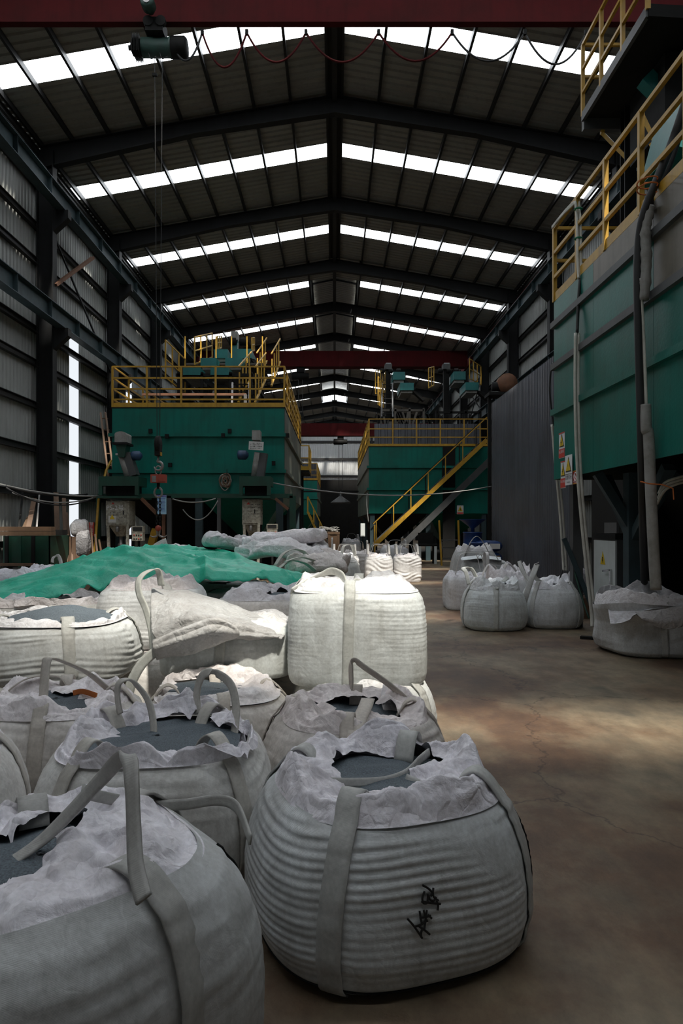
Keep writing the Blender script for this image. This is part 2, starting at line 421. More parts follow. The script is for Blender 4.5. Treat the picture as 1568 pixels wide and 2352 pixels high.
MB().box((-VENT_X, VENT_Y0-.02, ZR-.1), (VENT_X, VENT_Y0+.02, ZR+1.15)).build('monitor_end', M['roof'], rv)
MB().box((-VENT_X+.1, VENT_Y1, ZR-.05), (VENT_X-.1, VENT_Y1+.03, ZR+.95)).build('monitor_end_light', M['pane'], rv)
# ridge closer
mb = MB()
for a, b in ((Y0, VENT_Y0), (VENT_Y1, Y1)):
    mb.ibeam((0, a, ZR-.22), (0, b, ZR-.22), .14, .2); mb.box((-.24, a, ZR-.08), (.24, b, ZR-.05))
struct(mb.build('trim_2', M['purlin']))

# side walls with vertical ribs; wall lights are cut into the left wall in mid bay
WZ0, WZ1 = 1.0, 8.25
wl = thing('wall_left', None, None, (-XW, 0, 0), kind='structure')
prev = Y0
for y in ylist + [None]:
    e = Y1 if y is None else y-.42
    mb = MB(); corr(mb, (-XW, prev, 0), (0,1,0), (0,0,1), (1,0,0), e-prev, ZE+.03, .2, .03); mb.build('wall_sheet', M['wall'], wl, fix=False)
    if y is not None:
        mb = MB(); corr(mb, (-XW, y-.42, WZ1), (0,1,0), (0,0,1), (1,0,0), .84, ZE-WZ1+.03, .2, .03)
        corr(mb, (-XW, y-.42, 0), (0,1,0), (0,0,1), (1,0,0), .84, .12, .2, .03); mb.build('wall_sheet', M['wall'], wl, fix=False)
        wn += 1
        mb = MB(); corr(mb, (-XW, y-.42, .12), (0,1,0), (0,0,1), (1,0,0), .84, WZ1-.12, .21, .02)
        o = struct(mb.build(f'window_{wn}', M['wallpane'], None, fix=False)); prev = y+.42
wr = thing('wall_right', None, None, (XW, 0, 0), kind='structure')
for i in range(NB):
    mb = MB(); corr(mb, (XW, Y0+i*BAY, 0), (0,1,0), (0,0,1), (-1,0,0), BAY, ZE+.03, .2, .03); mb.build('wall_sheet', M['wall'], wr, fix=False)
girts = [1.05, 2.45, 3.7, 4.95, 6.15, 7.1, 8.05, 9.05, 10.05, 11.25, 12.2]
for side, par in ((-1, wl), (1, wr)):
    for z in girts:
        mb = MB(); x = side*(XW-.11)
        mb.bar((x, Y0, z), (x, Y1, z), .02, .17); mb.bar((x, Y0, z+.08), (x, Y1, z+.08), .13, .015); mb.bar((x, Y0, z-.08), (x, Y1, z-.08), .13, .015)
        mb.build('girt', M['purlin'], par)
wb = thing('wall_back', None, None, (0, Y1, 0), kind='structure')
for i in range(16):
    xa = -XW + i*XW/8; xb = xa+XW/8
    mb = MB(); corr(mb, (xa, Y1, 0), (1,0,0), (0,0,1), (0,-1,0), XW/8, min(roofz(xa), roofz(xb)), .2, .03)
    zt = min(roofz(xa), roofz(xb)); mb.add([(xa, Y1, zt), (xb, Y1, zt), (xb, Y1, roofz(xb)+.05), (xa, Y1, roofz(xa)+.05)], [(0,1,2,3)])
    mb.build('wall_sheet', M['endwall'], wb, fix=False)
for z in (1.2, 3.2, 5.2, 7.2, 9.2, 11.2): MB().bar((-XW, Y1-.12, z), (XW, Y1-.12, z), .12, .22).build('girt', M['purlin'], wb)
for x in (-4.3, 4.3): MB().ibeam((x, Y1-.3, 0), (x, Y1-.3, roofz(x)-.3), .25, .3, up=(0,1,0)).build('post', M['steel'], wb)
wf = thing('wall_front', None, None, (0, Y0, 0), kind='structure')
mb = MB(); mb.add([(-XW, Y0, 0), (XW, Y0, 0), (XW, Y0, ZE), (0, Y0, ZR), (-XW, Y0, ZE)], [(0,1,2,3,4)]); mb.build('wall_sheet', M['wall'], wf, fix=False)

# portal frames
UR_Z0, UR_Z1 = 10.50, 11.00      # upper crane runway
LR_Z0, LR_Z1 = 7.15, 7.65        # lower crane runway
RX = 7.78
for i in range(NB+1):
    y = Y0+BAY*i
    if i in (0, NB): y += .35*(1 if i == 0 else -1)
    pf = thing('portal_frame', None, None, (0, y, 0), kind='structure')
    for side in (-1, 1):
        mb = MB(); xc = side*(XW-.38)
        mb.box((xc-.22, y-.012, 0), (xc+.22, y+.012, ZE-.3)); mb.box((xc-.235, y-.15, 0), (xc-.21, y+.15, ZE-.25)); mb.box((xc+.21, y-.15, 0), (xc+.235, y+.15, ZE-.25))
        mb.build('column', M['steel'], pf)
        # tapered rafter
        xa, xb = side*(XW-.2), 0.0
        top_a, top_b = roofz(xa)-.17, ZR-.17; ha, hb = .62, .5; xm = side*4.0; hm = .40
        mb = MB()
        pts = [(xa, top_a, ha), (xm, roofz(xm)-.17, hm), (xb, top_b, hb)]
        for (p, zt, h), (q, zu, g) in zip(pts, pts[1:]):
            mb.add([(p,y-.01,zt),(q,y-.01,zu),(q,y-.01,zu-g),(p,y-.01,zt-h),(p,y+.01,zt),(q,y+.01,zu),(q,y+.01,zu-g),(p,y+.01,zt-h)],
                   [(0,1,2,3),(7,6,5,4),(0,4,5,1),(3,2,6,7)])
            mb.bar((p,y,zt), (q,y,zu), .24, .02); mb.bar((p,y,zt-h), (q,y,zu-g), .24, .02)
        mb.build('rafter', M['steel'], pf)
        for z in (UR_Z0, LR_Z0):
            mb = MB(); xi = side*(XW-.6); xo = side*(RX-.22)
            mb.prism([(xi, z-.62), (xi, z), (xo, z), (xo, z-.22)] if side > 0 else [(xi, z), (xi, z-.62), (xo, z-.22), (xo, z)], 'y', y-.12, y+.12)
            mb.build('bracket', M['steel'], pf)
rn = 3
for side in (-1, 1):
    for z0, z1 in ((UR_Z0, UR_Z1), (LR_Z0, LR_Z1)):
        t = thing(f'trim_{rn}', None, None, (side*RX, Y0, z0), kind='structure'); rn += 1
        MB().ibeam((side*RX, Y0+.5, (z0+z1)/2), (side*RX, Y1-.5, (z0+z1)/2), .28, z1-z0).build('runway_beam', M['bluesteel'], t)
        MB().bar((side*RX, Y0+.5, z1+.04), (side*RX, Y1-.5, z1+.04), .07, .08).build('rail', M['steel'], t)
        mb = MB()
        for k in range(NB*3): mb.box((side*RX-.13, Y0+1+k*2-.006, z0+.02), (side*RX+.13, Y0+1+k*2+.006, z1-.02))
        o = mb.build('stiffener', M['bluesteel'], t); o['kind'] = 'stuff'
        if z0 == UR_Z0:
            mb = MB()
            for q in range(3): mb.tube([(side*(RX+.28), Y0+1, z1+.35+.09*q), (side*(RX+.28), Y1-1, z1+.35+.09*q)], .015, 5)
            mb.build('busbar', M['crane'] if side > 0 else M['steel'], t)
# wall bracing rods in the second bay of each side
for side in (-1, 1):
    for yb in (19.5, 37.5):
        t = thing(f'trim_{rn}', None, None, (side*(XW-.35), yb, 0), kind='structure'); rn += 1
        MB().bar((side*(XW-.3), yb+.2, 10.4), (side*(XW-.3), yb+BAY-.2, 7.2), .05, .05).build('brace', M['steel'], t)
        if side > 0: MB().bar((side*(XW-.38), yb+.2, 7.7), (side*(XW-.38), yb+BAY-.2, 10.4), .05, .05).build('brace', M['steel'], t)
MB().bar(at(127,655,19.5), at(213,592,21.2), .12, .08).build('rusty_strut', M['rust'], None)
bpy.data.objects['rusty_strut']['kind'] = 'structure'

# dark corrugated partition on the right of the aisle
PX = 5.42
mb = MB(); corr(mb, (PX, 15.2, 0), (0,1,0), (0,0,1), (-1,0,0), 8.2, 5.72, .145, .035)
wp = thing('wall_partition', None, None, (PX, 15.2, 0), kind='structure'); mb.build('partition_sheet', M['partition'], wp, fix=False)
for y in (15.3, 18, 20.7, 23.3): MB().box((PX+.04, y-.05, 0), (PX+.14, y+.05, 5.7)).build('post', M['steel'], wp)
for z in (1.2, 3.4, 5.6): MB().box((PX+.04, 15.2, z), (PX+.1, 23.4, z+.08)).build('rail', M['steel'], wp)

# ------------------------------------------------------------------ bulk bags
def nz(x, y, seed, k=5):
    """smooth value noise in about -1..1 (sum of sines), vectorised"""
    r = np.random.RandomState(seed); s = np.zeros(np.broadcast(x, y).shape)
    for i in range(k):
        a = r.uniform(0, 2*PI); f = r.uniform(.6, 1.6); s = s + np.sin((x*np.cos(a)+y*np.sin(a))*f*2 + r.uniform(0, 7))
    return s/np.sqrt(k)/1.2
def crump(x, y, seed, f=3.0, n=7):
    """crumpled cloth: sharp creases between warped planes, 0..1"""
    r = np.random.RandomState(seed)
    x = x + .22/f*nz(x*f*.7, y*f*.7, seed+1)*2; y = y + .22/f*nz(x*f*.7+9, y*f*.7, seed+2)*2
    s = np.zeros(np.broadcast(x, y).shape); tot = 0
    for i in range(n):
        a = r.uniform(0, PI); g = f*(1.0 + .55*i*r.uniform(.6, 1.2)); amp = 1/(1+.75*i)
        ph = (x*np.cos(a)+y*np.sin(a))*g + r.uniform(0, 2)
        # crease only over part of the sheet
        s = s + amp*np.abs(np.mod(ph, 2)-1); tot += amp
        x = x + .05*np.abs(np.mod(ph, 2)-1)/f; 
    return s/tot
PROF_T = [0, .03, .10, .25, .45, .65, .82, .92, 1.0]
PROFILES = {
    'slump': [.80, .88, .95, 1.0, 1.0, .97, .91, .85, .76],
    'drum':  [.86, .92, .97, 1.0, 1.0, .98, .94, .89, .80],
    'cube':  [.94, .97, .99, 1.0, 1.0, 1.0, .985, .95, .87],
    'round': [.84, .92, .97, 1.0, 1.0, .98, .915, .83, .69],
    'sack': [.80, .90, .98, 1.0, .97, .96, 1.0, 1.03, 1.04],
    'limp':  [.86, .93, 1.0, 1.02, .98, .96, .97, .96, .93],
}
_kern = np.hanning(9); _kern /= _kern.sum()
def prof(t, kind):
    d = np.linspace(-.2, 1.2, 281); v = np.interp(d, PROF_T, PROFILES[kind]); v = np.convolve(np.pad(v, 4, 'edge'), _kern, 'valid')
    return np.interp(t, d, v)

class Bag:
    def __init__(s, label, c, rx, ry, h, n=3.2, rot=0.0, seed=1, tone=(1,1,1), ctone=None, kind='slump', hole=.42, hole_c=(0,0), pleat=.006,
                 lam=.05, res=(120,44), crn=26, rim=.05, drop=.03, camp=.05, mound=.03, grit=True, collar=True, straps=(), strap_w=.075, loops=(),
                 lump=.018, lean=(0,0), group=None, cf=3.2, open_depth=None, name='bulk_bag', sag=0.0):
        s.__dict__.update(locals()); s.c = Vector(c); s.build()
    def radius(s, th):
        a = th - s.rot
        return (np.abs(np.cos(a)/s.rx)**s.n + np.abs(np.sin(a)/s.ry)**s.n)**(-1/s.n)
    def surf(s, th, t, off=0.0):
        th = np.asarray(th, float); t = np.asarray(t, float)
        R = s.radius(th)*prof(t, s.kind)
        R = R*(1 + s.lump*1.2*nz(np.cos(th)*1.6, np.sin(th)*1.6+t*1.5, s.seed))
        z = s.h*t + s.sag*nz(np.cos(th)*1.3, np.sin(th)*1.3, s.seed+40)*t**2
        if s.pleat:
            q = z/s.lam + .8*nz(th*1.2, t*1.5, s.seed+5) + .35*np.sin(3*th+s.seed)
            m = np.clip(.75*nz(th*1.5+3, t*4, s.seed+7)+.45, 0, 1)*np.clip((t-.05)*8, 0, 1)*np.clip((1.03-t)*14, 0, 1)
            tri = np.abs(np.mod(q, 1)*2-1)
            R = R + s.pleat*m*(tri**.7*2-1)
            R = R + s.pleat*1.1*np.clip((t-.78)*9, 0, 1)*(np.abs(np.mod(t*11+.9*nz(th*1.6, t*2, s.seed+9), 1)*2-1)-.5)
            big = np.abs(np.mod(q*.31+.4*nz(th*2, t*2, s.seed+8), 1)*2-1)
            R = R + s.pleat*.8*m*big
        for k in s.straps:      # the webbing bites into the filled bag
            dth = np.angle(np.exp(1j*(th-k))); R = R - .016*np.exp(-(dth*R/.075)**2)*np.clip((t-.02)*6, 0, 1)*np.clip((1.02-t)*6, 0, 1)
        R = R + off
        zz = z + off*np.clip((t-.8)*5, 0, 1)*.9
        return np.stack([s.c.x + R*np.cos(th) + s.lean[0]*t, s.c.y + R*np.sin(th) + s.lean[1]*t, s.c.z + zz], -1)
    def top(s, th, f, lift=.06):
        """a point on the bag's top at fraction f of its radius"""
        R = float(s.radius(np.array(th)))*f
        return Vector((s.c.x + R*math.cos(th) + s.lean[0], s.c.y + R*math.sin(th) + s.lean[1], s.c.z+s.h+lift))
    def put(s, o, tone): o.color = (*tone, 1); return o
    def build(s):
        s.root = r = thing(s.name, s.label, 'bag', s.c, s.group)
        ct = s.ctone or s.tone
        nt, nzr = s.res; th = np.linspace(0, 2*PI, nt, endpoint=False); t = np.linspace(0, 1, nzr)
        V = s.surf(th[None,:]+0*t[:,None], t[:,None]+0*th[None,:])
        mb = MB(); mb.grid(V, True); mb.f.append(tuple(range(nt))[::-1]); o = mb.build('bag_body', M['bag'], r, True, fix=False); s.put(o, s.tone)
        base = V[:3].copy(); base[..., 2] = s.c.z + np.array([.004, .02, .035])[:,None]
        if s.collar: s.make_collar(ct)
        if s.grit:
            rr = np.linspace(.02, min(.80, float(prof(np.array(1.0), s.kind))*.93), 18); TH = th[None,:]+0*rr[:,None]; R = s.radius(TH)*rr[:,None]
            X = R*np.cos(TH); Y = R*np.sin(TH)
            Z = s.c.z + s.h - s.drop + s.mound*(1-(rr[:,None]/rr[-1])**2) + .014*nz(X*5, Y*5, s.seed+11) + .006*nz(X*17, Y*17, s.seed+12)
            if s.open_depth: Z = Z - s.open_depth
            V = np.stack([s.c.x+X+s.lean[0], s.c.y+Y+s.lean[1], Z], -1); mb = MB(); mb.grid(V, True); mb.f.append(tuple(range(nt)))
            mb.build('grit_fill', M['grit'], r, True, fix=False)
        for k in s.straps: s.strap(k)
        for l in s.loops: s.loop(**l)
    def make_collar(s, ct):
        nt = s.res[0]; m = s.crn; th = np.linspace(0, 2*PI, nt, endpoint=False); q = np.linspace(0, 1, m)
        TH = th[None,:]+0*q[:,None]; Q = q[:,None]+0*th[None,:]
        R0 = s.radius(TH); hx, hy = s.hole_c
        hole = s.hole*(1 + .38*nz(np.cos(TH)*2.2, np.sin(TH)*2.2, s.seed+20) + .10*nz(np.cos(TH)*7, np.sin(TH)*7, s.seed+21))
        outer = float(prof(np.array(.985), s.kind))*1.014
        fr = outer + (hole-outer)*Q
        X = R0*fr*np.cos(TH) + hx*Q; Y = R0*fr*np.sin(TH) + hy*Q
        rimh = s.rim*(1 + .7*nz(np.cos(TH)*2.5, np.sin(TH)*2.5, s.seed+23))
        up = np.interp(Q, [0, .10, .3, .6, 1], [0, .45, 1.0, .5, -.1])
        Z = s.h*(.978 + .014*np.clip(Q*9, 0, 1)) + rimh*np.clip(up, -2, 2) + s.sag*nz(np.cos(TH)*1.3, np.sin(TH)*1.3, s.seed+40)
        env = np.clip(Q*6-.3, 0, 1)
        RR = R0*fr; wv = .9*nz(np.cos(TH)*2.2, np.sin(TH)*2.2, s.seed+38) + .5*nz(np.cos(TH)*5, np.sin(TH)*5, s.seed+39)
        fold = np.abs(np.mod(RR/.085 + wv, 2)-1)      # folds that run round the mouth of the bag
        Z = Z + s.camp*1.35*env*((crump(X, Y, s.seed+30, s.cf*.8)-.38)*1.5 + (crump(X, Y, s.seed+34, s.cf*1.9)-.38)*.7 + .32*(crump(X, Y, s.seed+31, s.cf*4.5)-.4) + .55*(fold-.5)*np.clip(nz(np.cos(TH)*2+5, np.sin(TH)*2, s.seed+37)+.6, 0, 1))
        k = s.camp*.35*env; X = X + k*(crump(Y, X, s.seed+35, s.cf*1.8)-.4); Y = Y + k*(crump(X+2, Y, s.seed+36, s.cf*1.8)-.4)
        # concentric gathers near the rim
        Z = Z + .010*np.sin(Q*34 + 3*nz(np.cos(TH)*3, np.sin(TH)*3, s.seed+33))*np.clip(1-Q*1.8, 0, 1)*np.clip(Q*8, 0, 1)
        Z = np.maximum(Z, s.h - s.drop - .01 + .02*(1-Q))
        V = np.stack([s.c.x+X+s.lean[0], s.c.y+Y+s.lean[1], s.c.z+Z], -1)
        mb = MB(); mb.grid(V, True); s.put(mb.build('crumpled_top', M['collar'], s.root, True, fix=False), ct)
    def strap(s, k, t0=.02, f1=.74):
        t = np.linspace(t0, 1, 26); P = s.surf(k+.05*np.sin(t*3+s.seed)*.3+0*t, t, .010)
        pts = [Vector(p) for p in P]; e = float(prof(np.array(1.0), s.kind)); pts += [s.top(k, e*.93, s.rim*.5+.03), s.top(k, e*.82, s.rim+.03), s.top(k, e*.70, s.rim*.6+.02), s.top(k, e*.6, -.02)]; pts = pts[:20] + catmull(pts[20:], 3)
        sd = Vector((-math.sin(k), math.cos(k), 0)); mb = MB(); mb.ribbon(pts, [sd]*len(pts), s.strap_w, .007)
        s.put(mb.build('strap', M['strap'], s.root, True), tuple(.94*c for c in s.tone))
    def loop(s, a=None, b=None, h=.3, lean=(0,0), pts=None, wd=.06, f=.76, side=None, n=7, twist=0.0, spread=1.0):
        if pts is None:
            p = s.top(a, f, .05); q = s.top(b, f, .05); L = Vector((lean[0], lean[1], 0))
            mid = (p+q)/2 + L + Vector((0,0,h)); c = (q-p)*.28*spread
            pts = [p, p.lerp(mid-c, .55)+Vector((0,0,h*.18)), mid-c-Vector((0,0,h*.06)), mid, mid+c-Vector((0,0,h*.06)), q.lerp(mid+c, .55)+Vector((0,0,h*.18)), q]
        P = catmull(pts, n); ch = P[-1]-P[0]; sd0 = Vector(side) if side else Vector((ch.y, -ch.x, 0))
        if sd0.length < 1e-4: sd0 = Vector((0,1,0))
        sd = []
        for i, p in enumerate(P):
            tg = (P[min(i+1,len(P)-1)]-P[max(i-1,0)]).normalized(); v = sd0 - tg*sd0.dot(tg)
            if v.length < 1e-4: v = tg.orthogonal()
            v.normalize(); v = Matrix.Rotation(twist*i/len(P), 3, tg) @ v; sd.append(v)
        mb = MB(); mb.ribbon(P, sd, wd, .007); s.put(mb.build('lifting_loop', M['strap'], s.root, True), tuple(.96*c for c in s.tone))
    def sheet(s, rows, name='loose_flap', seed=0, amp=.03, f=3.0, nu=40, nv=24, tone=None, th=.0, folds=0):
        """loose cloth: surface through rows of points (each row a polyline)"""
        RR = []
        for row in rows:
            c = catmull(row, 10); idx = np.linspace(0, len(c)-1, nu); ar = np.array([tuple(p) for p in c])
            RR.append(np.stack([np.interp(idx, np.arange(len(c)), ar[:,k]) for k in range(3)], -1))
        RR = np.array(RR); cols = []
        for i in range(nu):
            c = catmull([Vector(p) for p in RR[:,i]], 10); ar = np.array([tuple(p) for p in c]); idx = np.linspace(0, len(c)-1, nv)
            cols.append(np.stack([np.interp(idx, np.arange(len(c)), ar[:,k]) for k in range(3)], -1))
        V = np.array(cols).transpose(1, 0, 2)
        du = np.gradient(V, axis=1); dv = np.gradient(V, axis=0); nn = np.cross(du, dv); nn /= np.linalg.norm(nn, axis=-1, keepdims=True)+1e-9
        U, W = np.meshgrid(np.linspace(0, 1, nu), np.linspace(0, 1, nv)); Lu = np.linalg.norm(V[0,-1]-V[0,0])+.2; Lv = np.linalg.norm(V[-1,0]-V[0,0])+.2
        d = amp*((crump(U*Lu, W*Lv, seed+60, f)-.4)*1.6 + .35*(crump(U*Lu, W*Lv, seed+61, f*3)-.4))
        if folds: d = d + amp*.8*(np.abs(np.mod(W*folds+.8*nz(U*1.6, W*2, seed+66)+U*.7, 2)-1)-.5)*np.clip(U*6, 0, 1)*np.clip((1-U)*5, 0, 1)
        V = V + nn*d[...,None]
        mb = MB(); mb.grid(V); o = mb.build(name, M['collar'], s.root, True, fix=False); s.put(o, tone or s.ctone or s.tone)
        sm = o.modifiers.new('thick', 'SOLIDIFY'); sm.thickness = .004
        return o

ALLB = []
W0 = (1,1,1); WARM = (1.0,.945,.90); COOL = (.95,1.0,1.0); DUSTY = (.90,.83,.78); DIM = (.86,.86,.84); BRIGHT = (1.10,1.11,1.09)
LAV = (1.0,.985,1.03)
# ---- front row, standing on the floor
b1 = Bag('large grey bag at the bottom left corner with one strap standing tall over its top', (-.80, 1.86, 0), .56, .50, .67, 3.2, math.radians(38), 11, (.70,.71,.71), (.97,.96,1.0),
         'round', .27, (-.08,.02), .003, res=(190,60), crn=34, rim=.012, drop=.03, camp=.055, cf=4.2, mound=.02, straps=(math.radians(-27), math.radians(60), math.radians(118), math.radians(208)), strap_w=.085, lump=.02)
b2 = Bag('big ribbed white bag at the front beside the aisle with black handwriting on its side', (.20, 2.72, 0), .535, .515, .55, 2.7, math.radians(20), 23, (.82,.84,.85), LAV,
         'slump', .40, (.0,.03), .0042, .029, res=(200,100), crn=34, rim=.055, drop=.02, camp=.07, cf=3.6, mound=.02, straps=(math.radians(-112), math.radians(-22), math.radians(68), math.radians(158)), strap_w=.085)
b3 = Bag('dusty brownish bag directly behind the bag with handwriting', (.105, 3.83, 0), .515, .47, .51, 2.8, .2, 37, DUSTY, (.98,.91,.88),
         'slump', .40, (.02,.0), .005, res=(150,50), crn=30, rim=.05, drop=.02, camp=.065, mound=.0, straps=(math.radians(-97), math.radians(-5), math.radians(85), math.radians(172)))
b4 = Bag('wide open bag full of dark grit behind the front left bag with two upright loops', (-.835, 3.22, 0), .545, .50, .55, 3.0, .1, 41, (.95,.93,.90), LAV,
         'slump', .58, (.05,.0), .003, res=(160,50), crn=30, rim=.06, drop=.01, camp=.07, mound=.03, straps=(math.radians(-35), math.radians(55), math.radians(145), math.radians(-125)))
b5 = Bag('smooth beige bag cut off by the left edge of the view', (-1.88, 2.98, 0), .50, .50, .57, 3.0, .4, 43, (.93,.90,.87), (.93,.92,.95),
         'slump', .3, (0,0), .002, res=(120,44), rim=.05, camp=.06, straps=(math.radians(20), math.radians(110)))
b6 = Bag('white pleated bag with a tall upright strap loop behind the smooth beige bag', (-1.63, 4.0, 0), .52, .50, .53, 3.0, 0, 47, WARM, (1.04,1.0,1.0),
         'slump', .33, (.05,-.05), .009, .036, res=(150,56), crn=30, rim=.05, camp=.07, drop=.02, straps=(math.radians(-80), math.radians(12), math.radians(100), math.radians(190)))
b7 = Bag('cream bag with grit showing and crumpled top below the folded bag', (-.76, 4.47, 0), .51, .49, .46, 3.0, .15, 53, (1.04,.97,.90), (1.08,1.04,1.0),
         'slump', .38, (-.12,.12), .004, res=(140,44), crn=30, rim=.04, camp=.06, drop=.0, mound=.03, straps=(math.radians(-75), math.radians(15), math.radians(105), math.radians(195)))
b8 = Bag('squashed bag carrying the tall square white bag', (.20, 5.02, 0), .52, .50, .44, 3.4, .05, 59, (1.0,1.02,1.0), (1.03,1.05,1.03),
         'drum', .3, (0,0), .003, res=(120,40), rim=.03, camp=.05, grit=False, straps=(math.radians(-130), math.radians(-40)))
# ---- upper layer
b9 = Bag('tall square white bag with a central strap stacked at the edge of the aisle', (.155, 5.14, .445), .505, .49, .655, 4.6, 0, 61, (.80,.84,.83), (.95,.97,.96),
         'cube', .1, (-.1,0), .0028, .03, res=(170,64), crn=34, rim=.035, camp=.06, drop=.05, grit=False, straps=(math.radians(-97), math.radians(83), math.radians(176)), strap_w=.075)
b10 = Bag('smooth white bag with a long loose top folded out across it', (-.80, 5.34, .45), .50, .48, .36, 4.4, 0, 67, (.78,.82,.80), (.80,.80,.77),
          'cube', .1, (-.1,0), .0015, res=(130,40), rim=.03, camp=.04, grit=False, straps=(math.radians(-92),))
b11 = Bag('left bag with a mound of blue grey grit rising out of its top', (-2.02, 5.05, .45), .54, .50, .40, 3.4, 0, 71, (.86,.88,.86), (.95,.96,.95),
          'drum', .62, (-.05,.05), .008, .034, res=(160,52), crn=30, rim=.04, camp=.055, drop=.0, mound=.11, straps=(math.radians(-62), math.radians(30), math.radians(120), math.radians(-150)), strap_w=.085)
b12 = Bag('pleated white bag standing behind the bag with a grit mound', (-1.60, 6.06, .52), .48, .44, .50, 3.2, .1, 73, (1.04,1.05,1.04), (.97,.92,.89),
          'drum', .3, (0,0), .007, .036, res=(130,44), rim=.05, camp=.06, straps=(math.radians(-60),))
b14 = Bag('pinkish white bag under the edge of the green tarpaulin', (-.58, 6.34, .50), .50, .42, .40, 3.6, 0, 79, (1.06,1.0,.97), (.95,.93,.95),
          'cube', .3, (0,0), .002, res=(120,40), rim=.05, camp=.065, straps=(math.radians(-20),))
b15 = Bag('slack bag with a dark gaping mouth at the far left below the tarpaulin', (-2.52, 5.98, .48), .50, .38, .40, 2.8, 0, 83, (.92,.90,.86), (.90,.86,.83),
          'limp', .78, (0,.03), .003, res=(120,40), rim=.05, camp=.04, grit=True, open_depth=.16, drop=.05)
# ---- lower layer seen in the gaps
low = [(-1.27, 5.60, 89, (.93,.90,.86), 'wrinkled lower bag in the gap under the folded bag'), (-.78, 5.42, 97, W0, None), (-2.05, 5.12, 101, W0, None), (-.60, 6.45, 103, W0, None), (-2.45, 6.2, 107, W0, None), (.25, 6.3, 109, W0, 'lower bag behind the tall square white bag')]
for x, y, sd, tn, lb in (low[0], low[5]):
    Bag(lb, (x, y, 0), .49, .46, .50, 3.4, 0, sd, tn, None, 'drum', .3, pleat=.003, res=(80,28), crn=12, rim=.01, camp=.02, grit=False)

for bg, vth in ((b2, math.radians(-14)), (b1, math.radians(18))):
    th = np.linspace(0, 2*PI, 90, endpoint=False); P = bg.surf(th, .075+.01*np.sin(th*2), .004); MB().tube([tuple(p) for p in P], .0045, 5, True).build('seam_cord', M['soot'], bg.root, True)
    t = np.linspace(.075, .93, 40); P = bg.surf(vth+0*t+.03*np.sin(t*4), t, .003); MB().tube([tuple(p) for p in P], .004, 5).build('seam_cord', M['soot'], bg.root, True)
# custom lifting loops and loose cloth of the front bags
def LP(bag, pix, wd, side=None, twist=0.0, n=7): bag.loop(pts=[at(*p) for p in pix], wd=wd, side=side, twist=twist, n=n)
LP(b1, [(330,2066,1.50),(312,1990,1.56),(307,1900,1.62),(303,1800,1.68),(297,1745,1.74),(277,1742,1.78),(232,1790,1.84),(160,1868,1.86),(90,1935,1.85),(10,1990,1.80)], .040, (.8,-.5,0))
LP(b1, [(190,1815,1.95),(215,1826,2.05),(270,1838,2.12),(330,1850,2.18),(420,1848,2.24),(500,1838,2.28),(545,1856,2.25),(575,1930,2.10)], .034, (0,.25,1))
LP(b2, [(800,1872,2.37),(810,1850,2.41),(822,1815,2.50)], .055, (1,.1,0))
LP(b2, [(690,1782,2.60),(745,1795,2.62),(830,1797,2.66),(890,1792,2.70),(935,1775,2.78),(965,1745,2.88),(985,1728,2.98)], .034, (0,.35,1))
LP(b2, [(930,1790,2.72),(985,1815,2.66),(1040,1840,2.62),(1100,1858,2.60),(1135,1868,2.58)], .046, (.1,.5,1))
LP(b3, [(812,1705,3.36),(820,1665,3.50),(838,1625,3.68),(845,1605,3.82)], .075, (1,.1,0))
LP(b3, [(1000,1660,3.86),(950,1620,3.92),(890,1570,4.0),(840,1535,4.06),(815,1518,4.10),(806,1530,4.12),(806,1570,4.12),(802,1600,4.10)], .055, (.35,-.8,.5))
LP(b4, [(352,1700,3.26),(352,1660,3.30),(340,1610,3.36),(312,1572,3.40),(290,1562,3.42),(272,1572,3.42),(270,1605,3.42),(276,1640,3.40)], .044, (.75,-.65,0))
LP(b4, [(455,1640,3.52),(452,1590,3.56),(466,1550,3.56),(495,1546,3.52),(528,1570,3.46),(541,1615,3.40),(540,1665,3.34),(532,1720,3.28)], .044, (.8,-.55,0))
LP(b6, [(86,1745,3.62),(92,1690,3.64),(97,1640,3.68),(101,1580,3.74),(106,1525,3.80),(115,1512,3.84),(150,1522,3.92),(205,1548,4.02),(258,1592,4.10)], .06, (.9,-.4,0))
LP(b6, [(0,1620,3.95),(22,1585,4.0),(60,1560,4.08),(105,1552,4.16),(140,1558,4.24),(160,1590,4.30)], .045, (.3,-.9,.2))
LP(b9, [(795,1352,4.78),(790,1330,4.86),(780,1318,4.95),(760,1312,5.02),(735,1322,5.02),(700,1340,4.96),(668,1358,4.88)], .06, (.2,-.6,.8))
LP(b9, [(800,1350,4.80),(815,1335,4.92),(830,1342,4.96),(845,1352,4.94)], .05, (.2,-.6,.8))
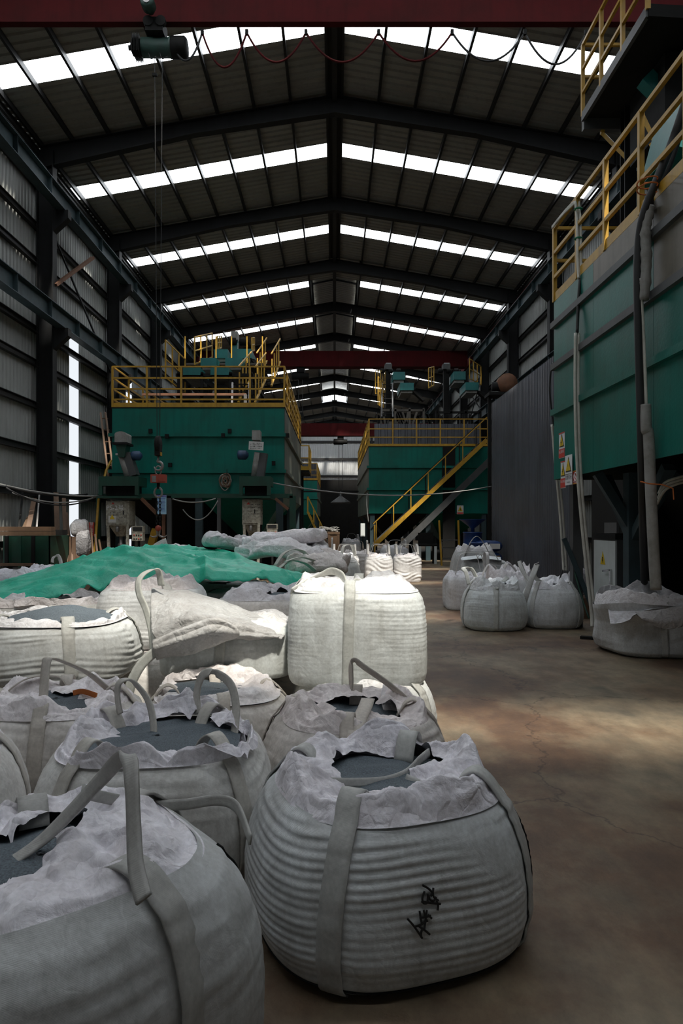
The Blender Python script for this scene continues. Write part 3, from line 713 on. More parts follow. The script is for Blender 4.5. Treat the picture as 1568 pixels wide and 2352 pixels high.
# loose long top of the folded bag
b10.sheet([[at(348,1350,5.35), at(430,1352,5.40), at(520,1382,5.36), at(600,1420,5.20), at(655,1457,5.00)],
           [at(345,1400,5.05), at(430,1390,4.96), at(510,1412,4.92), at(600,1440,4.90), at(655,1460,4.92)],
           [at(350,1455,4.86), at(430,1420,4.80), at(510,1430,4.80), at(590,1452,4.82), at(650,1462,4.84)],
           [at(365,1478,4.82), at(430,1462,4.76), at(500,1458,4.76), at(580,1462,4.78), at(640,1464,4.82)],
           [at(385,1492,4.86), at(440,1480,4.86), at(500,1474,4.86), at(570,1468,4.86), at(640,1466,4.86)]], seed=3, amp=.032, f=4.2, folds=6, tone=(.46,.47,.45), nu=70, nv=50)
b10.sheet([[at(350,1470,4.74), at(420,1440,4.70), at(490,1418,4.70), at(545,1440,4.72)], [at(352,1492,4.72), at(420,1470,4.67), at(490,1447,4.68), at(550,1458,4.72)], [at(360,1514,4.77), at(420,1508,4.77), at(475,1492,4.77), at(540,1467,4.77)]], seed=5, amp=.025, f=4, folds=4, tone=(.62,.63,.60), nu=50, nv=30)
LP(b10, [(295,1592,4.68),(305,1560,4.70),(330,1520,4.74),(370,1490,4.78),(430,1468,4.84),(480,1445,4.95),(505,1425,5.05)], .07, (-.6,-.2,.8), .0)
LP(b10, [(352,1500,4.96),(348,1450,5.06),(335,1400,5.12),(320,1365,5.16),(318,1335,5.18),(335,1315,5.20),(362,1310,5.22),(370,1345,5.24)], .07, (.8,-.6,.1))
# standing flaps of torn lining on the open grit bag
b4.sheet([[at(480,1660,3.50), at(505,1640,3.45), at(540,1660,3.36), at(560,1700,3.28)], [at(486,1700,3.42), at(515,1690,3.36), at(548,1700,3.30), at(575,1730,3.24)],
          [at(492,1750,3.30), at(520,1752,3.22), at(552,1765,3.14), at(585,1790,3.08)]], seed=9, amp=.035, f=4, tone=LAV, name='torn_lining')
b4.sheet([[at(225,1668,3.58), at(260,1672,3.55), at(310,1690,3.5)], [at(215,1700,3.40), at(262,1690,3.42), at(300,1712,3.40)], [at(210,1740,3.24), at(250,1745,3.22), at(290,1750,3.22)]], seed=13, amp=.03, f=4, tone=(.85,.82,.80), name='torn_lining')
b2.sheet([[at(640,1770,3.0), at(690,1740,3.06), at(780,1722,3.10), at(860,1716,3.12), at(935,1738,3.10)], [at(645,1790,2.92), at(700,1765,2.96), at(780,1748,2.98), at(860,1742,2.98), at(925,1752,3.0)],
          [at(665,1815,2.80), at(720,1800,2.84), at(790,1790,2.86), at(860,1782,2.88), at(915,1768,2.92)]], seed=19, amp=.03, f=3.6, tone=LAV, name='torn_lining')
b3.sheet([[at(880,1570,4.12), at(925,1592,4.10), at(960,1625,4.02)], [at(875,1600,4.02), at(915,1612,4.0), at(950,1640,3.96)], [at(880,1630,3.92), at(915,1640,3.9), at(945,1655,3.9)]], seed=23, amp=.03, f=4, tone=(.93,.90,.90), name='torn_lining')

mb = MB(); mb.ribbon(catmull([at(168,1592,4.05), at(190,1588,4.05), at(222,1598,4.0)], 5), [Vector((0,.3,1))]*11, .03); mb.build('orange_ribbon', M['orange'], b6.root)
for q in ([(503,1805,3.02),(520,1830,2.98),(530,1870,2.96),(540,1900,2.95)], [(515,1800,3.02),(548,1822,2.96),(566,1860,2.93),(572,1890,2.93)]):
    mb = MB(); P = catmull([at(*p) for p in q], 5); mb.ribbon(P, [Vector((1,.2,0))]*len(P), .016); mb.build('brown_twine', M['brownboard'], b4.root)
# handwriting on the front bag: marker strokes that lie on the cloth
def mark(bag, strokes):
    mb = MB()
    tt = np.linspace(.05, .95, 90)
    def onbag(cx, cy):
        px = 560+cx/2.306; py = 1700+cy/2.306; th = -PI/2; t0 = .5
        for _ in range(60):      # find the point of the surface that shows there
            p = bag.surf(np.array(th), np.array(t0), .012); ex = px-(768+p[0]*F/p[1]); ey = py-(1205+(1.56-p[2])*F/p[1])
            th += ex*p[1]/F/.5*.6; t0 = min(max(t0-ey*p[1]/F/bag.h*.6, .02), .98)
        return Vector(p)
    for st in strokes:
        Q = catmull([(*q, 0) for q in st], 6); P = [onbag(q.x, q.y) for q in Q]
        sd = []
        for i, p in enumerate(P):
            tg = (P[min(i+1,len(P)-1)]-P[max(i-1,0)]).normalized(); sd.append(tg.cross(Vector((0,-1,.1))))
        mb.ribbon(P, sd, .0065, .003)
    mb.build('handwriting', M['black'], bag.root)
mark(b2, [[(945,768),(975,785),(1000,808)], [(1003,782),(1000,805),(988,828)], [(957,800),(945,835),(950,862),(968,862),(974,838),(972,815)], [(978,822),(985,845),(1005,850),(1018,830)],
          [(940,855),(990,862),(1042,868)], [(1020,850),(1028,875),(1026,902)], [(1000,800),(1005,830),(1030,850)],
          [(865,945),(900,985),(945,1050)], [(930,905),(935,940),(942,975)], [(952,902),(960,935),(972,962)], [(968,900),(962,950),(955,1000)], [(925,985),(955,1005),(985,1030)],
          [(905,988),(935,978),(960,962)], [(975,925),(985,935),(995,945)], [(945,1000),(938,1022),(940,1046)], [(930,940),(955,938),(990,930)]])

# ---- heap further back: tarpaulin, more bags
TX0, TX1, TY0, TY1 = -3.75, -.17, 6.1, 9.6
def tarp():
    nu, nv = 240, 130; u = np.linspace(0, 1, nu); v = np.linspace(0, 1, nv); U, V = np.meshgrid(u, v)
    front = np.interp(U, [0,.08,.2,.32,.42,.52,.64,.74,.84,.93,1.0], [6.05,6.05,6.15,6.20,6.45,6.75,6.75,6.72,6.62,6.60,6.75])
    rear = np.interp(U, [0,.6,.8,1.0], [9.5,9.4,8.0,7.35])
    X = TX0+(TX1-TX0)*U; X = X - .05*np.sin(V*3); Y = front + (rear-front)*V
    ridge = np.interp(U, [0,.12,.3,.45,.6,.75,.88,1.0], [.90,1.03,1.20,1.25,1.23,1.21,1.14,1.04])
    fz = np.interp(U, [0,.08,.2,.32,.45,.58,.74,.88,1.0], [.80,.84,.88,.95,1.00,1.04,1.08,1.08,1.03])
    Z = fz + (ridge-fz)*np.sin(np.clip(V*1.7, 0, 1)*PI/2) - .35*np.clip(V-.7, 0, 1)**1.3*2
    w = nz(X*.8, Y*.8, 301); f1 = X*.50+(Y-7)*.86; f2 = X*.25-(Y-7)*.95
    # long tension folds: narrow raised creases with soft valleys, fading in and out
    def folds(c, per, ph, sharp): q = np.abs(np.mod(c/per+ph, 1)*2-1); return np.maximum(0, q-1+sharp)/sharp
    m1 = np.clip(nz(X*.9+3, Y*.9, 305)*.9+.55, 0, 1); m2 = np.clip(nz(X*1.2, Y*1.2+5, 307)*.9+.35, 0, 1)
    Z = Z + .065*m1*folds(f1+.16*w, .55, .2, .34)**1.2 + .055*m2*folds(f2+.2*w, .55, .6, .28)**1.1 + .04*m1*folds(f1*.8+f2*.5+.2*w, .27, .1, .35) + .03*m2*folds(f1*1.2-f2*.3+.3*w, .21, .5, .3)
    Z = Z + .045*(crump(X*.8, Y*1.3, 311, 2.4)-.4) + .025*(crump(X, Y, 312, 7)-.4) + .03*nz(X*1.3, Y*1.3, 313)
    hang = np.clip(1-V/.03, 0, 1); Z = Z - .08*hang - .025*hang*nz(X*6, 0*X, 317); Y = Y - .03*hang
    mb = MB(); mb.grid(np.stack([X, Y, Z], -1)); o = mb.build('tarpaulin', M['tarp'], None, True, fix=False)
    sm = o.modifiers.new('thick', 'SOLIDIFY'); sm.thickness = .006
    tag(o, 'creased green tarpaulin spread over the heap of bags', 'tarpaulin')
tarp()
under = [(-3.05, 7.1), (-2.0, 7.25), (-.95, 7.45), (-2.5, 8.3), (-1.45, 8.45)]
for i, (x, y) in enumerate(under):
    Bag(('white bag carrying the left front corner of the tarpaulin', 'white bag under the middle of the tarpaulin front edge', 'white bag carrying the right front part of the tarpaulin', 'white bag under the left rear part of the tarpaulin', 'white bag under the right rear part of the tarpaulin')[i], (x, y, .0), .50, .47, .84, 3.2, 0, 120+i, W0, None, 'drum', .3, res=(56,20), crn=8, rim=.01, camp=.01, grit=False, group='bags that carry the tarpaulin')

def heap_bag(label, c, size, rz, seed, tone, amp=.05, name='empty_bag', tilt=(0,0), group=None):
    """a flattened, crumpled empty bag lying on the heap"""
    r = thing(name, label, 'bag', c, group); nu, nv = 130, 56
    TH = np.linspace(0, 2*PI, nu, endpoint=False)[None,:]; PH = np.linspace(-PI/2, PI/2, nv)[:,None]
    e = .35
    sg = lambda a, p: np.sign(a)*np.abs(a)**p
    X = size[0]*sg(np.cos(PH), .5)*sg(np.cos(TH), e); Y = size[1]*sg(np.cos(PH), .5)*sg(np.sin(TH), e); Z = size[2]*(sg(np.sin(PH), .8)*.5+.5) + 0*X
    k = (crump(X, Y+Z, seed, 3.4)-.4) + .7*(crump(X, Y+Z, seed+7, 7.5)-.4) + .25*(crump(X+Z, Y, seed+8, 17)-.4)
    sdw = .10*(crump(X+Z*1.5, Y-Z, seed+9, 4)-.4); X = X*(1+sdw*1.6); Y = Y*(1-sdw*1.6)
    Z = Z + amp*1.6*k*np.clip(np.sin(PH)+.6, 0, 1) + tilt[0]*X + tilt[1]*Y + .04*nz(X*2.5, Y*2.5, seed+2); q_ = .16*nz(np.cos(TH)*2.6, np.sin(TH)*2.6+PH*.4, seed+3); X = X*(1+q_+.05*(crump(Y, Z, seed+5, 9)-.4)); Y = Y*(1+q_)
    c0, s0 = math.cos(rz), math.sin(rz)
    V = np.stack([c[0]+X*c0-Y*s0, c[1]+X*s0+Y*c0, c[2]+Z], -1); mb = MB(); mb.grid(V, True)
    o = mb.build('bag_body', M['collar'], r, True, fix=False); o.color = (*tone, 1); return r
def heap_loop(r, pix, wd, tone, side=None):
    P = catmull([at(*p) for p in pix], 6); sd0 = Vector(side or (.8,-.6,.1)); sd = []
    mb = MB(); mb.ribbon(P, [sd0]*len(P), wd, .007); o = mb.build('lifting_loop', M['strap'], r, True); o.color = (*tone, 1)
heap_bag('folded empty white bag topmost on the heap behind the tarpaulin', (-.62, 8.55, 1.30), (.52,.30,.15), .06, 131, (1.16,1.13,1.14), .07, tilt=(.10,0))
heap_bag('slack empty bag folded under the topmost one behind the tarpaulin', (-.62, 8.30, 1.13), (.56,.34,.17), -.12, 133, (1.06,1.05,1.05), .09)
heap_bag('thin crumpled empty bag at the left end of the pile behind the tarpaulin', (-1.32, 8.55, 1.22), (.30,.24,.13), .5, 137, (.90,.89,.90), .10)
r_ = heap_bag('tangle of empty bags and loops at the right end of the tarpaulin', (-.22, 8.05, .98), (.36,.40,.20), .2, 139, (1.1,1.04,.98), .12)
for pix in ([(632,1298,7.5),(650,1272,7.6),(675,1262,7.7),(702,1272,7.7),(716,1300,7.6)], [(640,1305,7.4),(668,1288,7.45),(700,1294,7.5),(725,1312,7.5)], [(655,1290,7.4),(690,1280,7.5),(722,1288,7.6)]): heap_loop(r_, pix, .05, (.98,.95,.92))
r_ = heap_bag('white bag corner with two limp straps poking up behind the tarpaulin', (-2.28, 9.6, 1.10), (.30,.25,.12), .2, 141, (1.0,.98,1.0), .06)
heap_loop(r_, [(322,1280,9.5),(345,1266,9.5),(365,1252,9.5),(383,1244,9.5)], .11, (1.05,1.04,1.06), (.2,.3,1)); heap_loop(r_, [(372,1246,9.5),(376,1262,9.4),(388,1272,9.4),(404,1280,9.4)], .06, (1.0,.99,1.0), (.7,-.5,.4))
for i, (x, y, z, sx, sy, sz, rz, lb) in enumerate([(-4.35, 8.9, .72, .55,.42,.2, .3, 'lavender grey empty bag topmost of the left edge heap'), (-4.7, 8.3, .62, .5,.4,.18, -.2, 'grey crumpled bag nearest in the left edge heap'),
        (-3.8, 9.2, .72, .42,.35,.18, .1, 'small pale bag beside the tarpaulin in the left edge heap')]):
    heap_bag(lb, (x, y, z), (sx, sy, sz), rz, 151+i, (.92,.92,.98), .09)
r_ = heap_bag('white bag with a curled loop behind the left end of the tarpaulin', (-3.95, 9.9, .73), (.36,.3,.2), .1, 157, (.95,.93,.92), .06)
heap_loop(r_, [(120,1292,9.7),(122,1282,9.7),(132,1277,9.7),(138,1285,9.65),(140,1296,9.6)], .07, (1,1,1))
for i, (x, y) in enumerate([(-4.45, 8.5), (-4.2, 9.7), (-2.3, 9.75)]):
    Bag(('lower white bag carrying the grey crumpled bags at the left edge', 'lower white bag carrying the bag with a curled loop', 'lower white bag under the corner with two limp straps')[i], (x, y, 0), .58, .55, .72 if x < -3 else 1.12, 3.0, 0, 160+i, W0, None, 'drum', .3, res=(56,20), crn=8, rim=.01, camp=.02, grit=False, group='lower bags of the rear heap')
bc = Bag('dirty cream bag with straps gathered to a peak right of the tarpaulin', (-.40, 9.25, .42), .50, .46, .66, 2.6, 0, 171, (1.0,.93,.86), (1.0,.95,.90), 'slump', .2, pleat=.004, res=(100,36), rim=.10, camp=.09, grit=False, straps=(math.radians(-60), math.radians(-130)))
for a in (-2.6, -1.9, -1.2, -.4): bc.loop(pts=[bc.top(a, .8, .02), bc.top(a, .5, .12), Vector((-.47, 9.0, 1.40))], wd=.07)
Bag('lower bag beneath the dirty cream bag', (-.40, 9.25, 0), .52, .5, .44, 3.2, 0, 172, W0, None, 'drum', .3, res=(60,20), crn=8, rim=.01, camp=.02, grit=False)
be = Bag('bright white pleated bag between the cream bag and the row of square bags', (-.03, 10.6, 0), .46, .44, 1.02, 3.4, 0, 173, (1.10,1.12,1.10), None, 'drum', .2, pleat=.008, res=(100,40), rim=.05, camp=.06, grit=False)
be.loop(a=-1.2, b=.2, h=.18, wd=.05); be.loop(a=-2.6, b=2.2, h=.14, wd=.05)

# square bags in a row by the aisle, far
rowlabels = ['square ribbed white bag, leftmost and half hidden of the row of three', 'square ribbed white bag in the middle of the row of three', 'square ribbed white bag at the aisle end of the row of three']
for i, px in enumerate((792, 869, 934)):
    x = (px-768)*18.8/F
    q = Bag(rowlabels[i], (x, 18.8, 0), .375, .37, .70, 5.5, 0, 181+i, (1.08,1.06,1.05), None, 'cube', .2, pleat=.016, lam=.12, res=(90,40), crn=16, rim=.05, camp=.05, grit=False)
    for a, b in ((-2.2,-.95), (-.8,.8), (2.2,.95), (2.4,-2.4)): q.loop(a=a, b=b, h=.27, wd=.055, f=.86, lean=(0,.12))
rowlabels = ['bag with upright loops standing behind the half hidden square bag', 'dull bag standing behind the gap of the square bags', 'grey bag standing behind the aisle end square bag']
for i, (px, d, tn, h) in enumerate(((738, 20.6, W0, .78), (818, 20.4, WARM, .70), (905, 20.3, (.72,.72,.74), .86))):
    x = (px-768)*d/F
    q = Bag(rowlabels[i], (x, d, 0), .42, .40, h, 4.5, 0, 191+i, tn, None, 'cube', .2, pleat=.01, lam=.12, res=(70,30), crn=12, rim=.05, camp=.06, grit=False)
    for a, b in ((-2.2,-.9), (-.6,.6)): q.loop(a=a, b=b, h=.34 if i < 2 else .2, wd=.05, f=.8)
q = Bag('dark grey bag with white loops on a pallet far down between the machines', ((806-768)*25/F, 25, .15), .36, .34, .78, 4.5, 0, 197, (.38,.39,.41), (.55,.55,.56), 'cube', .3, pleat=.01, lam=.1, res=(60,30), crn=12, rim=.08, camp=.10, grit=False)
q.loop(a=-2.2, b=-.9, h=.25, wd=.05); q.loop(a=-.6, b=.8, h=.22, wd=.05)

# bags on the right of the aisle
r1 = Bag('front white bag with gathered top and one strap on the right of the aisle', (2.40, 10.33, 0), .465, .46, .60, 3.0, .1, 211, (1.12,1.17,1.18), None, 'slump', .28, (.08,-.1), .005, .034, res=(120,44), crn=24, rim=.09, drop=.02, camp=.09, straps=(math.radians(-97), math.radians(-2), math.radians(178)))
r1.loop(pts=[r1.top(-1.69, .8, .02), r1.top(-1.4, .5, .12), at(1155,1335,10.2), at(1166,1325,10.2)], wd=.07); r1.loop(a=3.0, b=2.0, h=.25, lean=(-.1,.1))
r2 = Bag('white bag with a tall slanting loop nearest the partition', (3.34, 10.55, 0), .45, .45, .60, 3.0, -.1, 223, (1.08,1.10,1.13), None, 'slump', .3, (-.05,0), .004, .034, res=(120,44), crn=24, rim=.07, drop=.02, camp=.09, straps=(math.radians(-50), math.radians(-140)))
r2.loop(pts=[at(1203,1385,10.25), at(1210,1360,10.2), at(1222,1325,10.2), at(1233,1296,10.25)], wd=.085, side=(.8,-.5,.2)); r2.loop(pts=[at(1233,1293,10.25), at(1226,1310,10.4), at(1232,1330,10.4), at(1262,1348,10.3), at(1288,1362,10.2)], wd=.07, side=(.3,-.6,.6))
r2.loop(pts=[at(1215,1345,10.9), at(1205,1320,11.0), at(1195,1295,11.0), at(1192,1290,11.0), at(1200,1312,10.9), at(1222,1340,10.8)], wd=.06, side=(.8,-.5,.2))
r3 = Bag('square white bag at the aisle side of the right hand group', (2.50, 12.8, 0), .44, .42, .60, 4.5, 0, 227, (1.06,1.06,1.09), None, 'cube', .3, pleat=.004, lam=.08, res=(90,34), crn=20, rim=.05, camp=.05, grit=False)
for a, b in ((-2.3,-.9), (-.8,.6), (2.2,.8)): r3.loop(a=a, b=b, h=.40, wd=.06, f=.85)
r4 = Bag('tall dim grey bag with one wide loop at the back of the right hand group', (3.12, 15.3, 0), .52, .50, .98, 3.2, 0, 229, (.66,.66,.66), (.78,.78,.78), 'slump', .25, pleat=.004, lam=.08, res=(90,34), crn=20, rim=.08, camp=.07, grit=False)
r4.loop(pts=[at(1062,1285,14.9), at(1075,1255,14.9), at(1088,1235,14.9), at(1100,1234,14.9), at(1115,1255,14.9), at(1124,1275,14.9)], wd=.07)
r5 = Bag('grey bag with a flat pale sheet lying on its top in the right hand group', (3.02, 13.75, 0), .46, .42, .82, 4.0, 0, 233, (.80,.83,.84), None, 'cube', .3, pleat=.003, res=(80,30), crn=16, rim=.02, camp=.03, grit=False)
r5.sheet([[at(1060,1287,13.3), at(1105,1283,13.3), at(1152,1288,13.3)], [at(1058,1283,13.7), at(1105,1280,13.7), at(1150,1284,13.7)], [at(1062,1279,14.1), at(1105,1276,14.1), at(1150,1280,14.1)]], amp=.012, name='top_sheet', tone=(.9,.97,.98))
r5.loop(a=-2.2, b=-1.0, h=.12, wd=.05)
r6 = Bag('open white bag with rumpled lining in the middle of the right hand group', (2.95, 11.55, 0), .47, .44, .66, 3.0, .2, 239, (1.08,1.07,1.09), (1.12,1.10,1.12), 'slump', .4, (0,0), .004, res=(100,36), crn=26, rim=.10, camp=.13, cf=4, drop=.03)
r6.loop(pts=[at(1150,1365,11.3), at(1153,1335,11.3), at(1158,1305,11.4), at(1166,1295,11.4), at(1180,1305,11.5), at(1200,1335,11.5), at(1212,1355,11.5)], wd=.07); r6.loop(pts=[at(1100,1345,11.4), at(1110,1315,11.5), at(1122,1297,11.6), at(1135,1300,11.6), at(1145,1320,11.5), at(1150,1335,11.5)], wd=.06)
r7 = Bag('slack half empty grey bag with folded rim beside the electrical cabinet', (3.98, 8.38, 0), .70, .52, .60, 2.7, .05, 241, (.88,.89,.90), (.98,.97,.98), 'sack', .76, (0,.05), .0, lump=.07, res=(150,54), crn=26, rim=.10, camp=.07, drop=.30, mound=0, sag=.06, straps=(math.radians(-108),), open_depth=.1)
r7.sheet([[at(1396,1395,8.2), at(1440,1385,8.3), at(1490,1372,8.4), at(1555,1366,8.5)], [at(1398,1412,7.95), at(1445,1402,7.95), at(1500,1388,8.0), at(1560,1378,8.1)], [at(1402,1432,7.80), at(1440,1425,7.80), at(1462,1405,7.78), at(1560,1392,7.9)]], seed=29, amp=.04, f=3, tone=(.82,.82,.84), name='folded_rim')
r7.sheet([[at(1458,1405,7.80), at(1510,1400,7.76), at(1600,1385,7.78)], [at(1470,1420,7.72), at(1530,1425,7.70), at(1605,1410,7.74)], [at(1485,1428,7.72), at(1535,1446,7.72), at(1605,1425,7.74)]], seed=31, amp=.03, f=3, tone=(.70,.69,.68), name='folded_rim')
o = MB().cbox(((1385-768)*9.5/F-.05, 9.15, .02), (.75,.09,.035), -.55).build('plank', M['soot']); tag(o, 'dark plank lying on the floor by the slack grey bag', 'plank')

# ------------------------------------------------------------------ railings and machines
def rail_run(par, p0, p1, h=1.12, n=None, sp=1.03, rails=(1.0,.72,.36), name='railing', toe=.17, r=.026, first=True, last=True):
    """one straight railing run: posts and rails are sub-parts of the run"""
    p0 = Vector(p0); p1 = Vector(p1); L = (p1-p0).length; n = n or max(1, round(L/sp))
    org = ORG[par.name]; g = bpy.data.objects.new(name, None); COL.objects.link(g); g.parent = par; g.empty_display_size = .1; ORG[g.name] = org
    for i in range(n+1):
        if (i == 0 and not first) or (i == n and not last): continue
        p = p0.lerp(p1, i/n); MB().bar(p, p+Vector((0,0,h)), r*2, r*2).build('post', M['yellow'], g)
    for k in rails:
        MB().bar(p0+Vector((0,0,h*k)), p1+Vector((0,0,h*k)), r*1.7, r*1.7).build('rail', M['yellow'], g)
    if toe:
        MB().bar(p0+Vector((0,0,toe/2)), p1+Vector((0,0,toe/2)), .02, toe).build('toe_board', M['yellow'], g)
    return g

def hopper_machine(label, x0, x1, ya, yb, zb, zt, fm, sm, seams, name='storage_bin', rail_sides=('front','inner'), inner=1, legs=True, hop=True):
    """big plate bin on legs: front plates in courses with ledges, side plates, deck, hoppers, railing"""
    t = thing(name, label, 'machine', ((x0+x1)/2, ya, 0))
    zs = [zb]+list(seams)+[zt]
    for a, b in zip(zs, zs[1:]):
        MB().box((x0, ya-.015, a+.01), (x1, ya+.015, b-.01)).build('front_plate', fm, t)
        xs = x1 if inner > 0 else x0
        for k in range(int(round((yb-ya)/3))):
            n = int(round((yb-ya)/3)); u = ya+(yb-ya)*k/n; v = ya+(yb-ya)*(k+1)/n
            MB().box((xs-.015, u+.006, a+.01), (xs+.015, v-.006, b-.01)).build('side_plate', sm, t)
        xo = x0 if inner > 0 else x1
        MB().box((xo-.015, ya, a), (xo+.015, yb, b)).build('side_plate', fm, t)
    MB().box((x0, yb-.02, zb), (x1, yb, zt)).build('rear_plate', fm, t)
    for z in seams:
        MB().box((x0-.1, ya-.10, z-.05), (x1+.05, ya, z+.05)).build('ledge', fm, t)
        xs = x1 if inner > 0 else x0
        MB().box((min(xs, xs+inner*.09), ya, z-.05), (max(xs, xs+inner*.09), yb, z+.05)).build('ledge', sm, t)
    MB().box((x0-.03, ya-.03, zt-.03), (x1+.03, yb+.03, zt)).build('deck', M['soot'], t)
    if hop:
        nh = 2
        for k in range(nh):
            for q in range(2):
                cx = x0+(x1-x0)*(k+.5)/nh; cy = ya+(yb-ya)*(q+.5)/2; hx = (x1-x0)/nh/2; hy = (yb-ya)/4
                z1 = max(zb-1.35, .75)
                mb = MB(); mb.add([(cx-hx,cy-hy,zb),(cx+hx,cy-hy,zb),(cx+hx,cy+hy,zb),(cx-hx,cy+hy,zb),(cx-.2,cy-.2,z1),(cx+.2,cy-.2,z1),(cx+.2,cy+.2,z1),(cx-.2,cy+.2,z1)],
                                  [(0,1,5,4),(1,2,6,5),(2,3,7,6),(3,0,4,7),(4,5,6,7)])
                mb.box((cx-.14, cy-.14, z1-.25), (cx+.14, cy+.14, z1)); mb.build('hopper', fm if k else M['soot'], t)
    if legs:
        for xx in (x0+.15, (x0+x1)/2, x1-.15):
            for yy in (ya+.15, (ya+yb)/2, yb-.15):
                MB().ibeam((xx, yy, 0), (xx, yy, zb), .2, .2, up=(0,1,0)).build('leg', M['bluesteel'], t)
    return t

# ---- left machine
mx0, mx1, my0, my1, mzb, mzt = -6.50, -1.47, 20.0, 29.5, 2.38, 5.0
lm = hopper_machine('big green plate bin with a yellow railing on the left side of the hall', mx0, mx1, my0, my1, mzb, mzt, M['green'], M['greenworn'], (3.12, 4.18))
rail_run(lm, (mx0, my0, mzt), (mx1, my0, mzt), 1.19, 5, rails=(1.0,.72,.45,.19), toe=.13)
rail_run(lm, (mx1, my0, mzt), (mx1, my1, mzt), 1.19, 9, rails=(1.0,.72,.45,.19), toe=.12, first=False)
rail_run(lm, (mx0, my0, mzt), (mx0, my1, mzt), 1.19, 6, rails=(1.0,.72,.45,.19), toe=.12, first=False)
for px, py in ((345,990), (383,1002), (527,990), (512,1000), (390,1068), (628,1064), (660, 1000)):
    MB().cbox(at(px, py, 19.85)+Vector((0,.02,0)), (.10,.1,.12)).build('lifting_lug', M['soot'], lm)
MB().box((mx0+.3, 25.5, 0), (mx1-.2, 25.7, 2.2)).build('rear_screen', M['soot'], lm); MB().box((mx0+.5, 22.6, .1), (-4.6, 24.0, 1.5)).build('conveyor_casing', M['soot'], lm)  # added dark sheet and box that hide the bright wall under the bin
# front steel support frame with chutes
fr = thing('support_frame', 'green steel frame in front of the left bin carrying the two chute boxes', 'frame', (-4, 18.9, 0))
FY = 18.9
zt_ = at(0, 1139, FY).z
for a, b in (((226,1139),(672,1139)),): MB().bar(at(*a, FY), at(*b, FY), .12, .12).build('top_beam', M['darkgreen'], fr)
MB().bar((at(226,0,FY).x, FY, zt_), (at(226,0,FY).x, FY, 0), .10).build('frame_post', M['darkgreen'], fr)
MB().bar((at(672,0,FY).x, FY, zt_), (at(672,0,FY).x, FY, 0), .17, .12).build('frame_post', M['darkgreen'], fr)
MB().bar((at(389,0,FY).x, FY, zt_), (at(389,0,FY).x, FY, 0), .12, .12).build('frame_post', M['darkduct'], fr)
MB().bar((at(503,0,FY).x, FY, zt_), (at(503,0,FY).x, FY, 0), .10, .10).build('frame_post', M['darkduct'], fr)
MB().bar(at(376,1180,FY-.05), at(376,1327,FY-.05), .085).build('frame_post', M['rust'], fr)
MB().bar(at(325,1145,FY-.05), at(362,1182,FY-.05), .09).build('diagonal_brace', M['rust'], fr)
MB().bar(at(632,1145,FY-.05), at(662,1170,FY-.05), .08).build('diagonal_brace', M['rust'], fr)
for px in (455,): MB().bar((at(px,0,FY+1.5).x, FY+1.5, 2.4), (at(px,0,FY+1.5).x, FY+1.5, 0), .16).build('frame_post', M['bluesteel'], fr)
MB().box((at(236,0,FY).x, FY-.5, zt_-.08), (at(326,0,FY).x, FY+1.0, zt_-.03)).build('platform', M['darkgreen'], fr)
MB().box((at(556,0,FY).x, FY-.5, zt_-.08), (at(624,0,FY).x, FY+1.0, zt_-.03)).build('platform', M['darkgreen'], fr)
